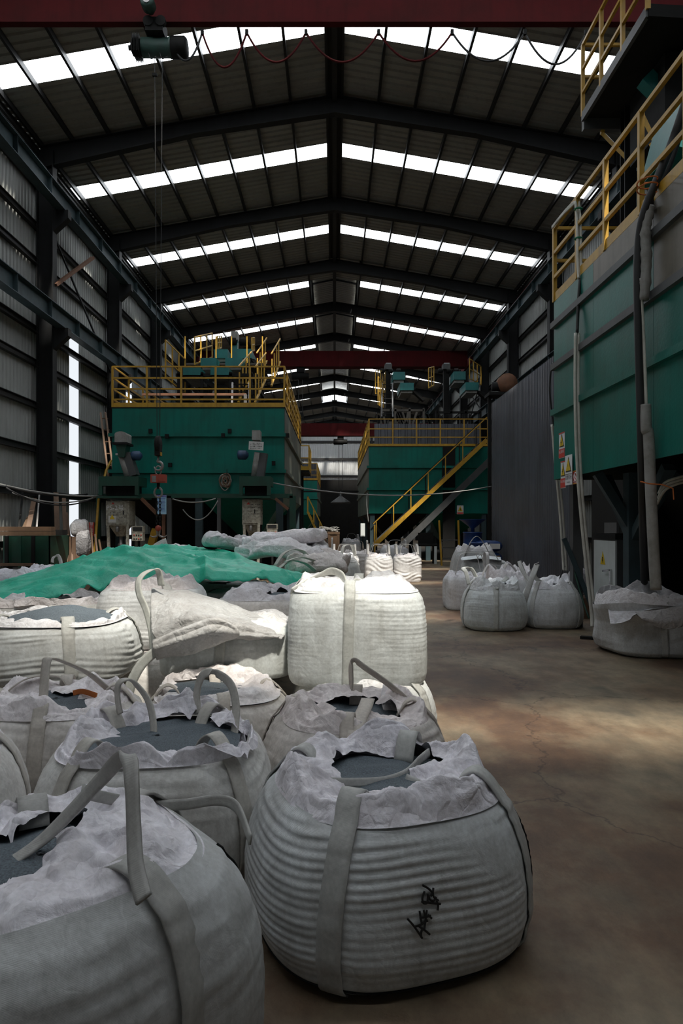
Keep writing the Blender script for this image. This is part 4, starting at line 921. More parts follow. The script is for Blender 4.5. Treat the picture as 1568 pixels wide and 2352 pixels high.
def chute_unit(label, boxpix, headpix, ductpix, headw, roundhead, motor_side, sheet=False, band=False):
    """tray box with an inclined screw elevator: casing, head cover, discharge duct, motor"""
    (xa, ya, xb, yb) = boxpix; t = thing('dust_chute', label, 'machine', at((xa+xb)/2, yb, FY))
    p = at(xa, ya, FY); q = at(xb, yb, FY)
    z0, z1 = q.z, p.z
    mb = MB(); mb.box((p.x, FY-.35, z0+.26), (q.x, FY+.5, z1)); mb.build('tray', M['darkgreen'], t)
    for x in (p.x+.05, q.x-.05): MB().box((x-.05, FY-.35, z0), (x+.05, FY-.25, z0+.26)).build('tray_leg', M['darkgreen'], t)
    MB().box((p.x+.12, FY-.1, z0+.02), (q.x-.12, FY+.4, z0+.27)).build('tray_bottom', M['soot'], t)
    (hx, hy0, hy1) = headpix; h = at(hx, hy0, FY+.1); h2 = at(hx, hy1, FY+.1); wd = headw
    if roundhead:
        pr = [(h2.x-wd/2, h2.z), (h2.x+wd/2, h2.z)] + [(h.x+wd/2*math.cos(a), h2.z+(h.z-h2.z-wd*.28)+wd*.28*math.sin(a)) for a in np.linspace(0, PI, 10)]
        MB().prism(pr, 'y', FY-.2, FY+.3).build('head_cover', M['lagging'], t)
        MB().box((h2.x-wd*.62, FY-.25, h2.z-.06), (h2.x+wd*.62, FY+.35, h2.z)).build('head_flange', M['soot'], t)
        MB().prism([(h2.x-wd*.45, h2.z-.06), (h2.x+wd*.45, h2.z-.06), (h2.x+wd*.28, h2.z-.40), (h2.x-wd*.2, h2.z-.40)][::-1], 'y', FY-.15, FY+.25).build('head_throat', M['darkgreen'], t)
    else:
        MB().box((h.x-wd/2, FY-.15, h2.z), (h.x+wd/2, FY+.25, h.z)).build('head_cover', M['lagging'], t)
    (dx0, dy0, dx1, dy1) = ductpix
    a = at(dx0, dy0, FY); b = at(dx1, dy1, FY)
    MB().bar(a+Vector((.1,.12,0)), b+Vector((.1,.12,0)), .34, .34, up=(0,1,0)).build('casing', M['darkduct'], t)
    MB().tube([a, a.lerp(b,.5), b], .085, 12).build('discharge_pipe', M['lagging'], t, True)
    m = a + Vector((motor_side*.42, .1, -.05)); mb = MB(); mb.lathe(m-Vector((.15,0,0)), [(.05,0),(.12,.02),(.13,.05),(.13,.24),(.10,.27),(.05,.31)], 12, 'x'); mb.build('motor', M['bluemotor'], t, True)
    if band: MB().tube([a+Vector((.12*math.cos(k), .12*math.sin(k), -.02*k/6)) for k in np.linspace(0, 12, 30)], .012, 5).build('tie_band', M['white'], t)
    if sheet:
        s = at(588, 1024, FY-.3); mb = MB(); mb.cbox(s, (.40,.012,.23), ry=.06); mb.build('paper_notice', M['paper'], t)
        mb = MB(); rr = random.Random(4)
        for k in range(4):
            for j in range(9): mb.cbox(s+Vector((-.15+j*.036, -.012, .07-.045*k)), (.012+.016*rr.random(), .003, .006+.02*rr.random()), ry=rr.uniform(-.8,.8))
        mb.build('scribbled_writing', M['black'], t)
    return t
chute_unit('dust chute with a rounded grey head cover at the left frame end', (236,1096,326,1139), (284,994,1019), (276,1042,293,1094), .32, True, 1, band=True)
chute_unit('dust chute with a white paper notice on it at the right frame end', (553,1096,624,1139), (590,991,1013), (591,1040,583,1094), .22, False, -1, sheet=True)

def old_cabinet(label, px0, px1, py0, py1, d, text, seed, sprayed):
    p = at(px0, py0, d); q = at(px1, py1, d); t = thing('weigh_hopper_cabinet', label, 'cabinet', (p.x, d, 0)); cx = (p.x+q.x)/2; wd = q.x-p.x
    MB().box((p.x, d, q.z), (q.x, d+.55, p.z)).build('cabinet_body', M['oldcab'], t)
    MB().box((p.x+.03, d-.02, q.z+.04), (q.x-.07, d, p.z-.03)).build('cabinet_door', M['oldcab'], t)
    MB().box((q.x-.17, d-.035, (p.z+q.z)/2-.04), (q.x-.14, d-.02, (p.z+q.z)/2+.07)).build('door_lock', M['black'], t)
    zb = q.z-.30
    mb = MB(); mb.add([(cx-wd*.38,d+.04,q.z),(cx+wd*.38,d+.04,q.z),(cx+wd*.38,d+.5,q.z),(cx-wd*.38,d+.5,q.z),(cx-.09,d+.2,zb),(cx+.09,d+.2,zb),(cx+.09,d+.36,zb),(cx-.09,d+.36,zb)],
                      [(0,1,5,4),(1,2,6,5),(2,3,7,6),(3,0,4,7),(4,5,6,7)]); mb.build('cone_hopper', M['oldcab'], t)
    mb = MB(); mb.lathe((cx, d+.28, zb-.34), [(.05,0),(.09,.02),(.09,.12),(.05,.16),(.05,.34)], 12); mb.build('discharge_valve', M['metal'], t, True)
    MB().lathe((cx-.02, d+.05, zb+.12), [(.045,0),(.05,.02),(.05,.14),(.03,.16)], 10).build('vibrator_motor', M['metal'], t, True)
    for x in (p.x+.05, q.x-.05): MB().bar((x, d+.03, q.z), (x+(.06 if x < cx else -.02), d+.03, 0), .07).build('leg', M['oldcab'], t); MB().bar((x, d+.5, q.z), (x, d+.5, 0), .07).build('leg', M['soot'], t)
    MB().bar((p.x+.08, d+.03, .55), (q.x-.05, d+.03, .55), .06).build('cross_bar', M['soot'], t)
    rr = random.Random(seed)
    if sprayed:
        text_mesh(t, text, .17, (cx-.06, d-.024, p.z-.20), (1,0,0), (0,0,1), M['white'], 'sprayed_number', t)
        MB().prism([(p.x+.16, p.z-.10), (p.x+.24, p.z-.10), (p.x+.20, p.z-.04)], 'y', d-.024, d-.022).build('red_emblem', M['signred'], t)
        MB().box((p.x+.08, d-.024, q.z+.08), (p.x+.28, d-.022, q.z+.26)).build('warning_label', M['paper'], t)
        MB().prism([(p.x+.11, q.z+.17), (p.x+.25, q.z+.17), (p.x+.18, q.z+.30)], 'y', d-.027, d-.025).build('warning_triangle', M['signyellow'], t)
    else:
        MB().prism([(p.x+.12, p.z-.14), (p.x+.22, p.z-.14), (p.x+.17, p.z-.07)], 'y', d-.024, d-.022).build('red_emblem', M['signred'], t)
    mb = MB()
    for k in range(3 if sprayed else 5):
        z = p.z-.33-.06*k if sprayed else p.z-.14-.085*k
        for j in range(12):
            if rr.random() < .75: mb.cbox((p.x+.14+j*.038, d-.0225, z), (.022, .003, .008+.014*rr.random()), ry=rr.uniform(-.4,.4))
    mb.build('faded_print', M['black'], t); return t
old_cabinet('grimy beige hopper cabinet with a sprayed white number below the left chute', 243, 297, 1150, 1207, 18.6, 'P5-2号', 5, True)
old_cabinet('rust speckled beige hopper cabinet below the right chute', 556, 598, 1147, 1205, 18.6, '', 6, False)
def meter_box(label, px0, px1, py0, py1, d, seed):
    p = at(px0, py0, d); q = at(px1, py1, d); zm = p.z-.42*(p.z-q.z); t = thing('control_box', label, 'control box', (p.x, d, q.z))
    MB().box((p.x, d, zm), (q.x, d+.2, p.z)).build('meter_housing', M['oldcab'], t); MB().box((p.x+.025, d-.012, zm+.03), (q.x-.025, d, p.z-.03)).build('meter_window', M['black'], t)
    MB().box((p.x+.01, d-.03, q.z), (q.x-.01, d+.2, zm-.01)).build('button_panel', M['oldcab'], t)
    for r in range(2):
        for k in range(4): MB().lathe((p.x+.07+k*(q.x-p.x-.12)/3, d-.03, zm-.08-.1*r), [(.018,0),(.018,-.015),(.01,-.02)], 8, 'y').build('push_button', M['black'] if (k+r) % 3 else M['signred'], t)
    MB().bar(((p.x+q.x)/2, d+.12, q.z), ((p.x+q.x)/2, d+.12, 0), .05).build('stand', M['soot'], t)
meter_box('control box with dark meter window beside the sprayed cabinet', 303, 329, 1208, 1242, 18.5, 1)
meter_box('control box with dark meter window beside the rust speckled cabinet', 612, 637, 1203, 1233, 18.5, 2)
# blue notice board
p = at(361,1137,18.6); q = at(382,1181,18.6)
t = thing('notice_board', 'light blue safety notice board hanging from the green frame', 'sign', (p.x, 18.6, q.z)); MB().box((p.x, 18.59, q.z), (q.x, 18.61, p.z)).build('board', M['skyblue'], t)
MB().box((p.x, 18.585, p.z-.06), (q.x, 18.59, p.z)).build('header_strip', M['deepblue'], t)
text_mesh(t, '安全操作规程', .042, ((p.x+q.x)/2, 18.583, p.z-.03), (1,0,0), (0,0,1), M['white'], 'header_text', t)
mb = MB(); rr = random.Random(8)
for k in range(10):
    z = p.z-.10-.037*k; x = p.x+.02+(.02 if k in (5,) else 0)
    while x < q.x-.035:
        wdt = .008+.012*rr.random(); mb.box((x, 18.586, z-.007), (x+wdt, 18.589, z+.007)); x += wdt+.004
    if k in (4,): continue
mb.build('printed_lines', M['deepblue'], t)

# ---- screening tower on the left machine's deck
def teal_box(par, px0, py0, px1, py1, d, depth=1.6):
    p = at(px0, py0, d); q = at(px1, py1, d)
    MB().box((p.x, d, q.z), (q.x, d+depth, p.z)).build('screen_box', M['teal'], par)
    MB().prism([(q.x-.08, q.z), (q.x+.10, q.z-.02), (q.x+.55, q.z-.42), (q.x+.45, q.z-.48)][::-1], 'y', d+.1, d+.5).build('discharge_spout', M['soot'], par)
    MB().box((p.x+.05, d+.1, q.z-.12), (q.x-.05, d+depth-.1, q.z)).build('screen_base', M['lagging'], par)
sc1 = thing('screening_tower', 'stepped teal screening boxes and elevator on top of the left bin', 'machine', (-4.4, 24, mzt))
for b in ((420,843,460,861,23.6),(483,842,525,861,23.6),(460,822,497,840,25),(517,822,556,840,25),(491,802,523,822,26.2),(545,801,577,822,26.2)): teal_box(sc1, *b)
p = at(533,780,27.2); q = at(545,860,27.2); MB().box((p.x, 27.2, q.z), (q.x, 27.5, p.z)).build('elevator_leg', M['teal'], sc1)
p = at(531,762,27.2); q = at(546,782,27.2); MB().box((p.x, 27.1, q.z), (q.x, 27.6, p.z)).build('elevator_head', M['lagging'], sc1)
MB().lathe(at(525,784,27.2), [(.05,0),(.16,.03),(.16,.3),(.05,.34)], 10, 'x').build('elevator_motor', M['soot'], sc1, True); MB().lathe(at(549,785,27.2), [(.05,0),(.16,.03),(.16,.3),(.05,.34)], 10, 'x').build('elevator_motor', M['soot'], sc1, True)
for xx in (-5.4, -4.6, -3.6, -2.9):
    for yy in (23.7, 25.4, 27.6): MB().bar((xx, yy, mzt), (xx, yy, 6.85+.35*(yy-23.7)/2), .1).build('tower_post', M['soot'], sc1)
for z in (6.0, 6.75):
    MB().bar((-5.5, 23.7, z), (-2.8, 23.7, z), .1).build('tower_beam', M['soot'], sc1); MB().bar((-5.4, 23.7, z), (-5.4, 27.6, z), .1).build('tower_beam', M['soot'], sc1); MB().bar((-2.9, 23.7, z), (-2.9, 27.6, z), .1).build('tower_beam', M['soot'], sc1)
MB().box((-5.6, 25.6, 7.55), (-2.7, 28.6, 7.62)).build('upper_deck', M['soot'], sc1)
for k in range(5): MB().box((-5.3+k*.55, 23.9+.2*(k % 2), mzt), (-4.95+k*.55, 24.6, mzt+.9+.3*(k % 3))).build('feeder_casing', M['soot'], sc1)
MB().bar((-6.0, 21.3, 5.62), (-2.75, 21.3, 5.62), .07).build('supply_pipe', M['rust'], sc1); MB().bar((-2.78, 21.3, 5.62), (-2.78, 21.3, mzt), .09).build('supply_pipe', M['metal'], sc1)
def tower_rail(par, pix, d0, d1, n, h):
    (xa, ya), (xb, yb) = pix; a = at(xa, ya, d0); b = at(xb, yb, d1); rail_run(par, a, b, h, n, rails=(1.0,.5), toe=.05, r=.022)
rail_run(sc1, (-5.6, 25.6, 7.62), (-2.7, 25.6, 7.62), 1.0, 0 or 5, rails=(), toe=0, r=.02)
tower_rail(sc1, ((447,838),(487,822)), 24.5, 27.5, 3, 1.0); tower_rail(sc1, ((499,802),(508,800)), 26.3, 28, 2, .5)
tower_rail(sc1, ((578,808),(584,806)), 26.4, 28, 2, .55); tower_rail(sc1, ((380,868),(425,905)), 22.6, 24.6, 3, 1.25)
# steep ladders with yellow stringers at the right of the tower
def ladder(par, a, b, wd, side, nr, mat='yellow', name='ladder', guard=True):
    g = bpy.data.objects.new(name, None); COL.objects.link(g); g.parent = par; ORG[g.name] = ORG[par.name]; a = Vector(a); b = Vector(b); sd = Vector(side).normalized()*wd/2
    for s in (-1, 1):
        MB().bar(a+sd*s, b+sd*s, .06, .06).build('stringer', M[mat], g)
        if guard:
            for k in range(4):
                p = a.lerp(b, (k+.3)/4)+sd*s; MB().bar(p, p+Vector((0,0,.95)), .045).build('guard_post', M[mat], g)
            MB().bar(a+sd*s+Vector((0,0,1.2)), b+sd*s+Vector((0,0,.95)), .04).build('handrail', M[mat], g)
    for k in range(nr):
        p = a.lerp(b, (k+.7)/nr); MB().bar(p-sd, p+sd, .05, .03).build('rung', M['soot'], g)
    return g
ladder(sc1, at(566,925,23), at(594,868,25.5), .55, (1,.25,0), 8)
ladder(sc1, at(606,886,25.5), at(628,830,28), .55, (1,.25,0), 8)
ladder(sc1, at(553,935,21), at(553,880,22.5), .55, (1,0,0), 6, 'metal', guard=False)

# ---- right far machine
rx0, rx1, ry0, ry1, rzb, rzt = 1.49, 6.62, 29.5, 43.0, 2.03, 4.95
rm = hopper_machine('green plate bin with a yellow stair in front, right of the aisle', rx0, rx1, ry0, ry1, rzb, rzt, M['green'], M['greenworn'], (3.1, 4.05), inner=-1)
rail_run(rm, (rx0, ry0, rzt), (rx1, ry0, rzt), 1.17, 5, rails=(1.0,.64,.33), toe=.1)
rail_run(rm, (rx0, ry0, rzt), (rx0, ry1, rzt), 1.17, 12, rails=(1.0,.64,.33), toe=.1, first=False)
mb = MB(); corr(mb, (rx0+.3, ry0+1.2, rzt), (1,0,0), (0,0,1), (0,-1,0), 4.8, 1.14, .3, .04); mb.build('deck_screen', M['partition'], rm, fix=False)
MB().box((4.67, ry0-.06, .0), (5.2, ry0+.0, rzt)).build('dark_gap_plate', M['soot'], rm)
st = thing('stair', 'yellow steel stair climbing to the right in front of the far right bin', 'stairs', (1.8, 28.6, 0))
a = Vector((at(860,1245,28.6).x, 28.6, 0.15)); b = Vector((at(1118,1010,28.6).x, 28.6, at(1118,1010,28.6).z))
for dy in (0, .8):
    MB().bar(a+Vector((0,dy,.55)), b+Vector((0,dy,0)), .05, .17).build('stringer', M['yellow'] if dy == 0 else M['darkduct'], st)
    for k in range(7):
        p = (a+Vector((0,dy,.55))).lerp(b+Vector((0,dy,0)), (k+.1)/6.5); MB().bar(p, p+Vector((0,0,.92)), .035).build('guard_post', M['yellow'] if dy == 0 else M['soot'], st)
    MB().bar(a+Vector((-.05,dy,1.45)), b+Vector((0,dy,.95)), .04).build('handrail', M['yellow'] if dy == 0 else M['soot'], st)
MB().bar(a+Vector((.55,.4,-.1)), b+Vector((.4,.4,-.65)), .06, .26).build('support_stringer', M['darkduct'], st)
for k in range(18): p = (a+Vector((.05,0,.5))).lerp(b, (k+.5)/18); MB().box((p.x-.12, 28.62, p.z-.02), (p.x+.12, 29.38, p.z+.02)).build('tread', M['soot'], st)
MB().bar((a.x, 28.6, 0), (a.x, 28.6, 1.55), .06).build('newel_post', M['yellow'], st)
# screening tower there
def dark_tower(label, boxes, elev, rails, x0, x1, d, par_z):
    t = thing('screening_tower', label, 'machine', ((x0+x1)/2, d, par_z))
    for b in boxes: teal_box(t, *b)
    p = at(*elev[:2], elev[4]); q = at(*elev[2:4], elev[4]); MB().box((p.x, elev[4], par_z), (q.x, elev[4]+.3, p.z-.28)).build('elevator_leg', M['soot'], t)
    MB().box((p.x-.05, elev[4]-.1, p.z-.28), (q.x+.05, elev[4]+.4, p.z)).build('elevator_head', M['darkduct'], t); MB().box((p.x, elev[4]-.1, p.z), (q.x, elev[4]+.4, p.z+.03)).build('pale_cap', M['paper'], t)
    for k in (0, 1, 2): MB().lathe((p.x-.3+.4*k, elev[4], p.z-.35), [(.05,0),(.12,.03),(.12,.22),(.05,.25)], 10, 'x').build('elevator_motor', M['soot'], t, True)
    rr = random.Random(int(x0*10))
    for xx in np.linspace(x0, x1, 4):
        for yy in (d, d+2): MB().bar((xx, yy, par_z), (xx, yy, par_z+2.1), .1).build('tower_post', M['soot'], t)
    for z in (1.0, 2.0): MB().bar((x0, d, par_z+z), (x1, d, par_z+z), .1).build('tower_beam', M['soot'], t); MB().bar((x0, d+2, par_z+z), (x1, d+2, par_z+z), .1).build('tower_beam', M['soot'], t)
    for k in range(6):
        xx = rr.uniform(x0, x1-.4); MB().box((xx, d+.2, par_z), (xx+.45, d+1.2, par_z+rr.uniform(.6,1.7))).build('feeder_casing', M['soot'], t)
        MB().bar((xx, d-.1, par_z+.1), (xx+rr.uniform(-.8,.8), d-.1, par_z+1.9), .09).build('chute_pipe', M['soot'], t)
    for r in rails: tower_rail(t, *r)
    return t
dt = dark_tower('sooty screening tower with two teal boxes, nearer the aisle, above the far right bin', [(903,854,930,872,33),(919,879,950,896,32)], (886,836,897,960,34), [(((862,905),(884,902)), 32, 35, 4, 1.1), (((868,930),(880,940)), 31.5, 33, 3, 1.3)], 2.2, 4.2, 32.2, rzt)
ladder(dt, at(889,958,31), at(889,880,33), .5, (1,0,0), 7, 'darkduct', guard=False)
dark_tower('sooty screening tower with two teal boxes by the right wall above the far right bin', [(1042,853,1069,872,33.5),(1069,878,1099,896,32.5)], (1019,836,1031,960,34.5), [(((984,892),(996,886)), 32, 34, 2, .95), (((1078,870),(1104,885)), 34, 36, 3, 1.0)], 4.9, 7.0, 32.8, rzt)

# ---- machines far down the hall
fm_ = hopper_machine('distant green bin with railing beyond the left bin', -6.3, -1.15, 45, 55, 2.2, 4.5, M['green'], M['greenworn'], (3.3,))
rail_run(fm_, (-6.3, 45, 4.5), (-1.15, 45, 4.5), 1.1, 5, rails=(1.0,.6,.3), toe=.12); rail_run(fm_, (-1.15, 45, 4.5), (-1.15, 55, 4.5), 1.1, 8, rails=(1.0,.6,.3), toe=.12, first=False)
mb = MB(); corr(mb, (-6.2, 45.8, 4.5), (1,0,0), (0,0,1), (0,-1,0), 5.0, 1.15, .3, .04); mb.build('deck_screen', M['partition'], fm_, fix=False)
lp = thing('side_platform', 'small yellow railed platform hung at the far end of the left bin', 'platform', (-1.2, 31, 4.0))
MB().box((-1.6, 30.6, 3.9), (-1.15, 33, 4.0)).build('deck', M['soot'], lp); rail_run(lp, (-1.15, 30.6, 4.0), (-1.15, 33, 4.0), 1.1, 3, rails=(1.0,.5)); rail_run(lp, (-1.6, 30.6, 4.0), (-1.15, 30.6, 4.0), 1.1, 1, rails=(1.0,.5), last=False)
for yy in (30.7, 32.9): MB().bar((-1.55, yy, 0), (-1.55, yy, 3.9), .12).build('leg', M['soot'], lp)
t = thing('stair', 'small dim yellow stair at the foot of the distant bin', 'stairs', (-1.2, 40, 0))
a = at(706,1175,40); b = at(748,1230,40)
for dy in (0,.7):
    MB().bar(a+Vector((0,dy,0)), Vector((b.x, 40+dy, 0.0)), .05, .12).build('stringer', M['yellow'], t); MB().bar(a+Vector((0,dy,.9)), Vector((b.x, 40+dy, 1.0)), .05).build('handrail', M['yellow'], t)
    for k in range(4): p = a.lerp(Vector((b.x,40,.1)), k/3)+Vector((0,dy,0)); MB().bar(p, p+Vector((0,0,.9)), .05).build('guard_post', M['yellow'], t)
for k in range(7): p = a.lerp(Vector((b.x,40,.1)), (k+.5)/7); MB().box((p.x-.1, 40, p.z-.02), (p.x+.1, 40.7, p.z+.02)).build('tread', M['soot'], t)
# clutter in the dark end of the aisle
MB().box((-4, 57, 0), (3, 57.3, 5.3)).build('wall_low', M['soot']); struct(bpy.data.objects['wall_low'])  # added dark panel that makes the far end's lower part read as dark clutter
t = thing('conical_hood', 'small conical dark metal hood hanging over the dark end of the aisle', 'hood', at(782,1150,42)); c = at(782,1155,42)
MB().lathe(c, [(.62,0),(.60,.04),(.15,.36),(.06,.42),(.06,.7)], 20).build('cone', M['darkduct'], t, True); MB().bar(c+Vector((0,0,.6)), (c.x, 42, 3.6), .06).build('hanger_rod', M['soot'], t); MB().bar((c.x-2.4, 42.0, 3.6), (c.x+2.2, 42.0, 3.6), .1).build('cross_beam', M['soot'], t)
for xx in (c.x-2.4, c.x+2.2): MB().bar((xx, 42, 0), (xx, 42, 3.6), .1).build('post', M['soot'], t)
def bench(label, px0, px1, pyt, d, mat, h=None):
    a = at(px0, pyt, d); b = at(px1, pyt, d); t = thing('work_table', label, 'table', (a.x, d, 0))
    MB().box((a.x, d, a.z-.10), (b.x, d+.8, a.z)).build('table_top', mat, t); MB().box((a.x+.05, d+.03, .25), (b.x-.05, d+.06, a.z-.1)).build('apron', mat, t)
    for x in (a.x+.06, b.x-.06):
        for y in (d+.06, d+.74): MB().box((x-.05, y-.05, 0), (x+.05, y+.05, a.z-.1)).build('leg', mat, t)
    return t
bench('low brown timber bench at the left of the dark aisle end', 712, 750, 1240, 27, M['brownboard']); bench('tall brown timber bench in the dark aisle end', 752, 780, 1222, 29, M['wood'])
t = thing('cable_heap', 'tangle of pale cables lying on the timber bench', 'cables', at(735,1220,28.5)); rr = random.Random(3)
for k in range(7):
    P = [at(735+rr.uniform(-2,45), 1222-rr.uniform(0,12), 29.3+rr.uniform(-.15,.3)) for _ in range(5)]; MB().tube(catmull(P, 6), .012, 5).build('cable', M['cable'], t, True)
t = thing('wall_box', 'slim white electrical box on the post of the far right bin', 'electrical box', at(832,1230,29.3)); p = at(828,1202,29.3); q = at(838,1232,29.3); MB().box((p.x, 29.3, q.z), (q.x, 29.48, p.z)).build('box', M['cabinet'], t); MB().box((p.x+.02, 29.285, q.z+.03), (q.x-.02, 29.3, p.z-.03)).build('box_door', M['cabinet'], t)
# step stand, chairs and drums below the far right bin
t = thing('step_stand', 'narrow step stand with yellow side posts under the far right bin', 'step stand', at(1035,1290,25)); 
for px in (1014, 1055): MB().bar((at(px,0,26).x, 26, 0), (at(px-(6 if px < 1030 else 3),0,26).x, 26, at(0,1195,26).z), .06).build('side_post', M['yellow'], t)
for py in (1240, 1258, 1282): a = at(1016,py,26); b = at(1056,py,26); MB().box((a.x, 26, a.z-.03), (b.x, 26.4, a.z)).build('step', M['darkduct'], t)
for px in (1016, 1056): MB().bar((at(px,0,26).x, 26.4, 0), (at(px,0,26).x, 26.4, at(0,1240,26).z), .05).build('rear_leg', M['darkduct'], t)
t = thing('dark_bench', 'dark bench with pale legs standing under the far right bin', 'bench', (at(980,0,27).x, 27, 0)); a = at(958,1250,27); b = at(1005,1250,27)
MB().box((a.x, 27, a.z-.08), (b.x, 27.6, a.z)).build('bench_top', M['soot'], t)
for px in (964, 1000): x = at(px,0,27).x; MB().box((x-.05, 27, 0), (x+.05, 27.1, a.z-.08)).build('leg', M['cabinet'], t); MB().box((x-.05, 27.5, 0), (x+.05, 27.6, a.z-.08)).build('leg', M['soot'], t)
MB().box((a.x+.1, 27.5, a.z), (b.x-.1, 27.6, a.z+.45)).build('bench_back', M['soot'], t)
for i, (px, py, lb) in enumerate(((1085, 1222, 'blue funnel topped drum left of the sacks by the partition'), (1100, 1246, 'blue drum in front of the funnel topped drum by the partition'))):
    c = Vector((at(px,0,21.5-.8*i).x, 21.5-.8*i, 0)); h = at(px,py,21.5-.8*i).z; t = thing('blue_drum', lb, 'drum', c); k = .30
    MB().lathe(c, [(k,0),(k,.02),(k*.97,.05),(k*.97,h*.33),(k*1.03,h*.35),(k*.97,h*.37),(k*.97,h*.63),(k*1.03,h*.65),(k*.97,h*.67),(k*.97,h-.04),(k*1.02,h-.03),(k*1.02,h)], 20).build('drum_body', M['blue'], t, True)
    if i == 0: MB().lathe(c+Vector((0,0,h)), [(.06,0),(.06,.12),(.40,.38),(.42,.40)], 18).build('funnel', M['blue'], t, True)
for i in range(3):
    z = i*.36; c = at(1120,1250,21.0); t = thing('sack', ('blue and cream sack at the bottom of the pile by the partition', 'blue and cream sack in the middle of the pile by the partition', 'blue and cream sack topmost of the pile by the partition')[i], 'sack', (c.x, 21, z), 'sacks by the partition')
    mb = MB(); TH = np.linspace(0, 2*PI, 24, endpoint=False)[None,:]; PH = np.linspace(-PI/2, PI/2, 10)[:,None]
    X = .42*np.cos(PH)**.5*np.sign(np.cos(TH))*abs(np.cos(TH))**.5; Y = .3*np.cos(PH)**.5*np.sign(np.sin(TH))*abs(np.sin(TH))**.5; Z = .18+.18*np.sin(PH)+0*TH
    mb.grid(np.stack([c.x+X, 21+Y, z+Z], -1), True); mb.build('sack_body', M['blue'], t, True, fix=False); MB().box((c.x-.30, 20.685, z+.10), (c.x+.30, 20.72, z+.26)).build('cream_print_panel', M['wood'] if i != 2 else M['paper'], t)

# ---- near right machine (its aisle side recedes along the hall)
nx0, nx1, ny0, ny1, nzb, nzt = 3.40, 8.2, 5.6, 10.55, 2.25, 5.0
nm = thing('storage_bin', 'huge green plate bin rising along the right edge of the view', 'machine', ((nx0+nx1)/2, ny0, 0))
zc = [2.25, 3.28, 3.98, 4.62, 5.0]
for k in range(len(zc)-1):
    for u, v in ((5.6, 7.25), (7.25, 8.95), (8.95, 10.55)):
        sheet = M['greennear'] if k < 2 else (M['sheetbare'] if (k == 2 and v < 8.9) or (k == 3 and u < 8.0) else M['greennear'])
        MB().box((nx0-.012, u+.004, zc[k]+.006), (nx0+.012, v-.004, zc[k+1]-.006)).build('side_plate', sheet, nm)
    MB().box((nx0, ny1-.02, zc[k]), (nx1, ny1+.01, zc[k+1])).build('end_plate', M['greenworn'], nm)
    MB().box((nx0, ny0-.01, zc[k]), (nx1, ny0+.02, zc[k+1])).build('end_plate', M['greennear'], nm)
    if k: MB().box((nx0-.07, ny0, zc[k]-.045), (nx0, ny1, zc[k]+.045)).build('ledge', M['darkduct'] if k > 1 else M['greennear'], nm)
MB().box((nx1-.02, ny0, nzb), (nx1, ny1, nzt)).build('side_plate', M['greennear'], nm); MB().box((nx0, ny0, nzt-.04), (nx1, ny1, nzt)).build('deck', M['soot'], nm)
for k in range(2):
    cy = ny0+1.25+2.45*k
    for q in range(2):
        cx = nx0+2.0+1.7*q; mb = MB(); mb.add([(cx-.8,cy-1.1,nzb),(cx+.8,cy-1.1,nzb),(cx+.8,cy+1.1,nzb),(cx-.8,cy+1.1,nzb),(cx-.2,cy-.2,1.0),(cx+.2,cy-.2,1.0),(cx+.2,cy+.2,1.0),(cx-.2,cy+.2,1.0)], [(0,1,5,4),(1,2,6,5),(2,3,7,6),(3,0,4,7),(4,5,6,7)])
        mb.build('hopper', M['soot'], nm)
rail_run(nm, (nx0, ny1, nzt), (nx0, ny0, nzt), 1.14, 5, rails=(1.0,.66,.33), toe=.13, r=.028); rail_run(nm, (nx0, ny1, nzt), (nx0+1.6, ny1, nzt), 1.14, 2, rails=(1.0,.56,.16), toe=0, first=False)
cx_, cy_ = 4.0, 9.12
def ycol(x, y, first):
    MB().bar((x, y, 0), (x, y, nzb), .22, .18, up=(0,1,0)).build('column', M['bluesteel'], nm)
    MB().box((x-.2, y-.2, 0), (x+.2, y+.2, .02)).build('base_plate', M['soot'], nm)
    for dy in ((-.95, .95) if y > 8 else (-.5, .95)): MB().bar((x, y, 1.35), (x, y+dy, nzb), .14, .12).build('knee_brace', M['bluesteel'], nm)
    MB().bar((x, y, 1.45), (x-.45, y+.1, nzb), .12, .10, up=(0,1,0)).build('knee_brace', M['bluesteel'], nm); MB().bar((x, y, 1.4), (x+.55, y, nzb), .12, .10, up=(0,1,0)).build('knee_brace', M['bluesteel'], nm)
ycol(cx_, cy_, True); ycol(7.6, 9.12, False); ycol(7.6, 6.2, False); ycol(4.0, 6.2, False)
MB().bar((cx_, cy_+1.2, .05), (cx_-.5, cy_+1.3, 1.35), .07).build('inclined_strut', M['bluesteel'], nm); MB().bar((nx0+.3, ny1-.1, 0), (nx0+.3, ny1-.1, nzb), .15, .15).build('column', M['darkduct'], nm)
MB().box((5.6, 6.4, 0), (5.66, 13.6, 2.2)).build('rear_screen', M['soot'], nm); MB().box((5.2, 6.5, .8), (7.6, 9.8, 1.4)).build('conveyor_casing', M['soot'], nm)  # dark sheet and box put in to cover the lit wall behind
MB().box((4.6, 10.0, .0), (8.1, 10.4, 1.9)).build('machine_bed', M['soot'], nm)  # invented block, a dark filling under the bin's far end
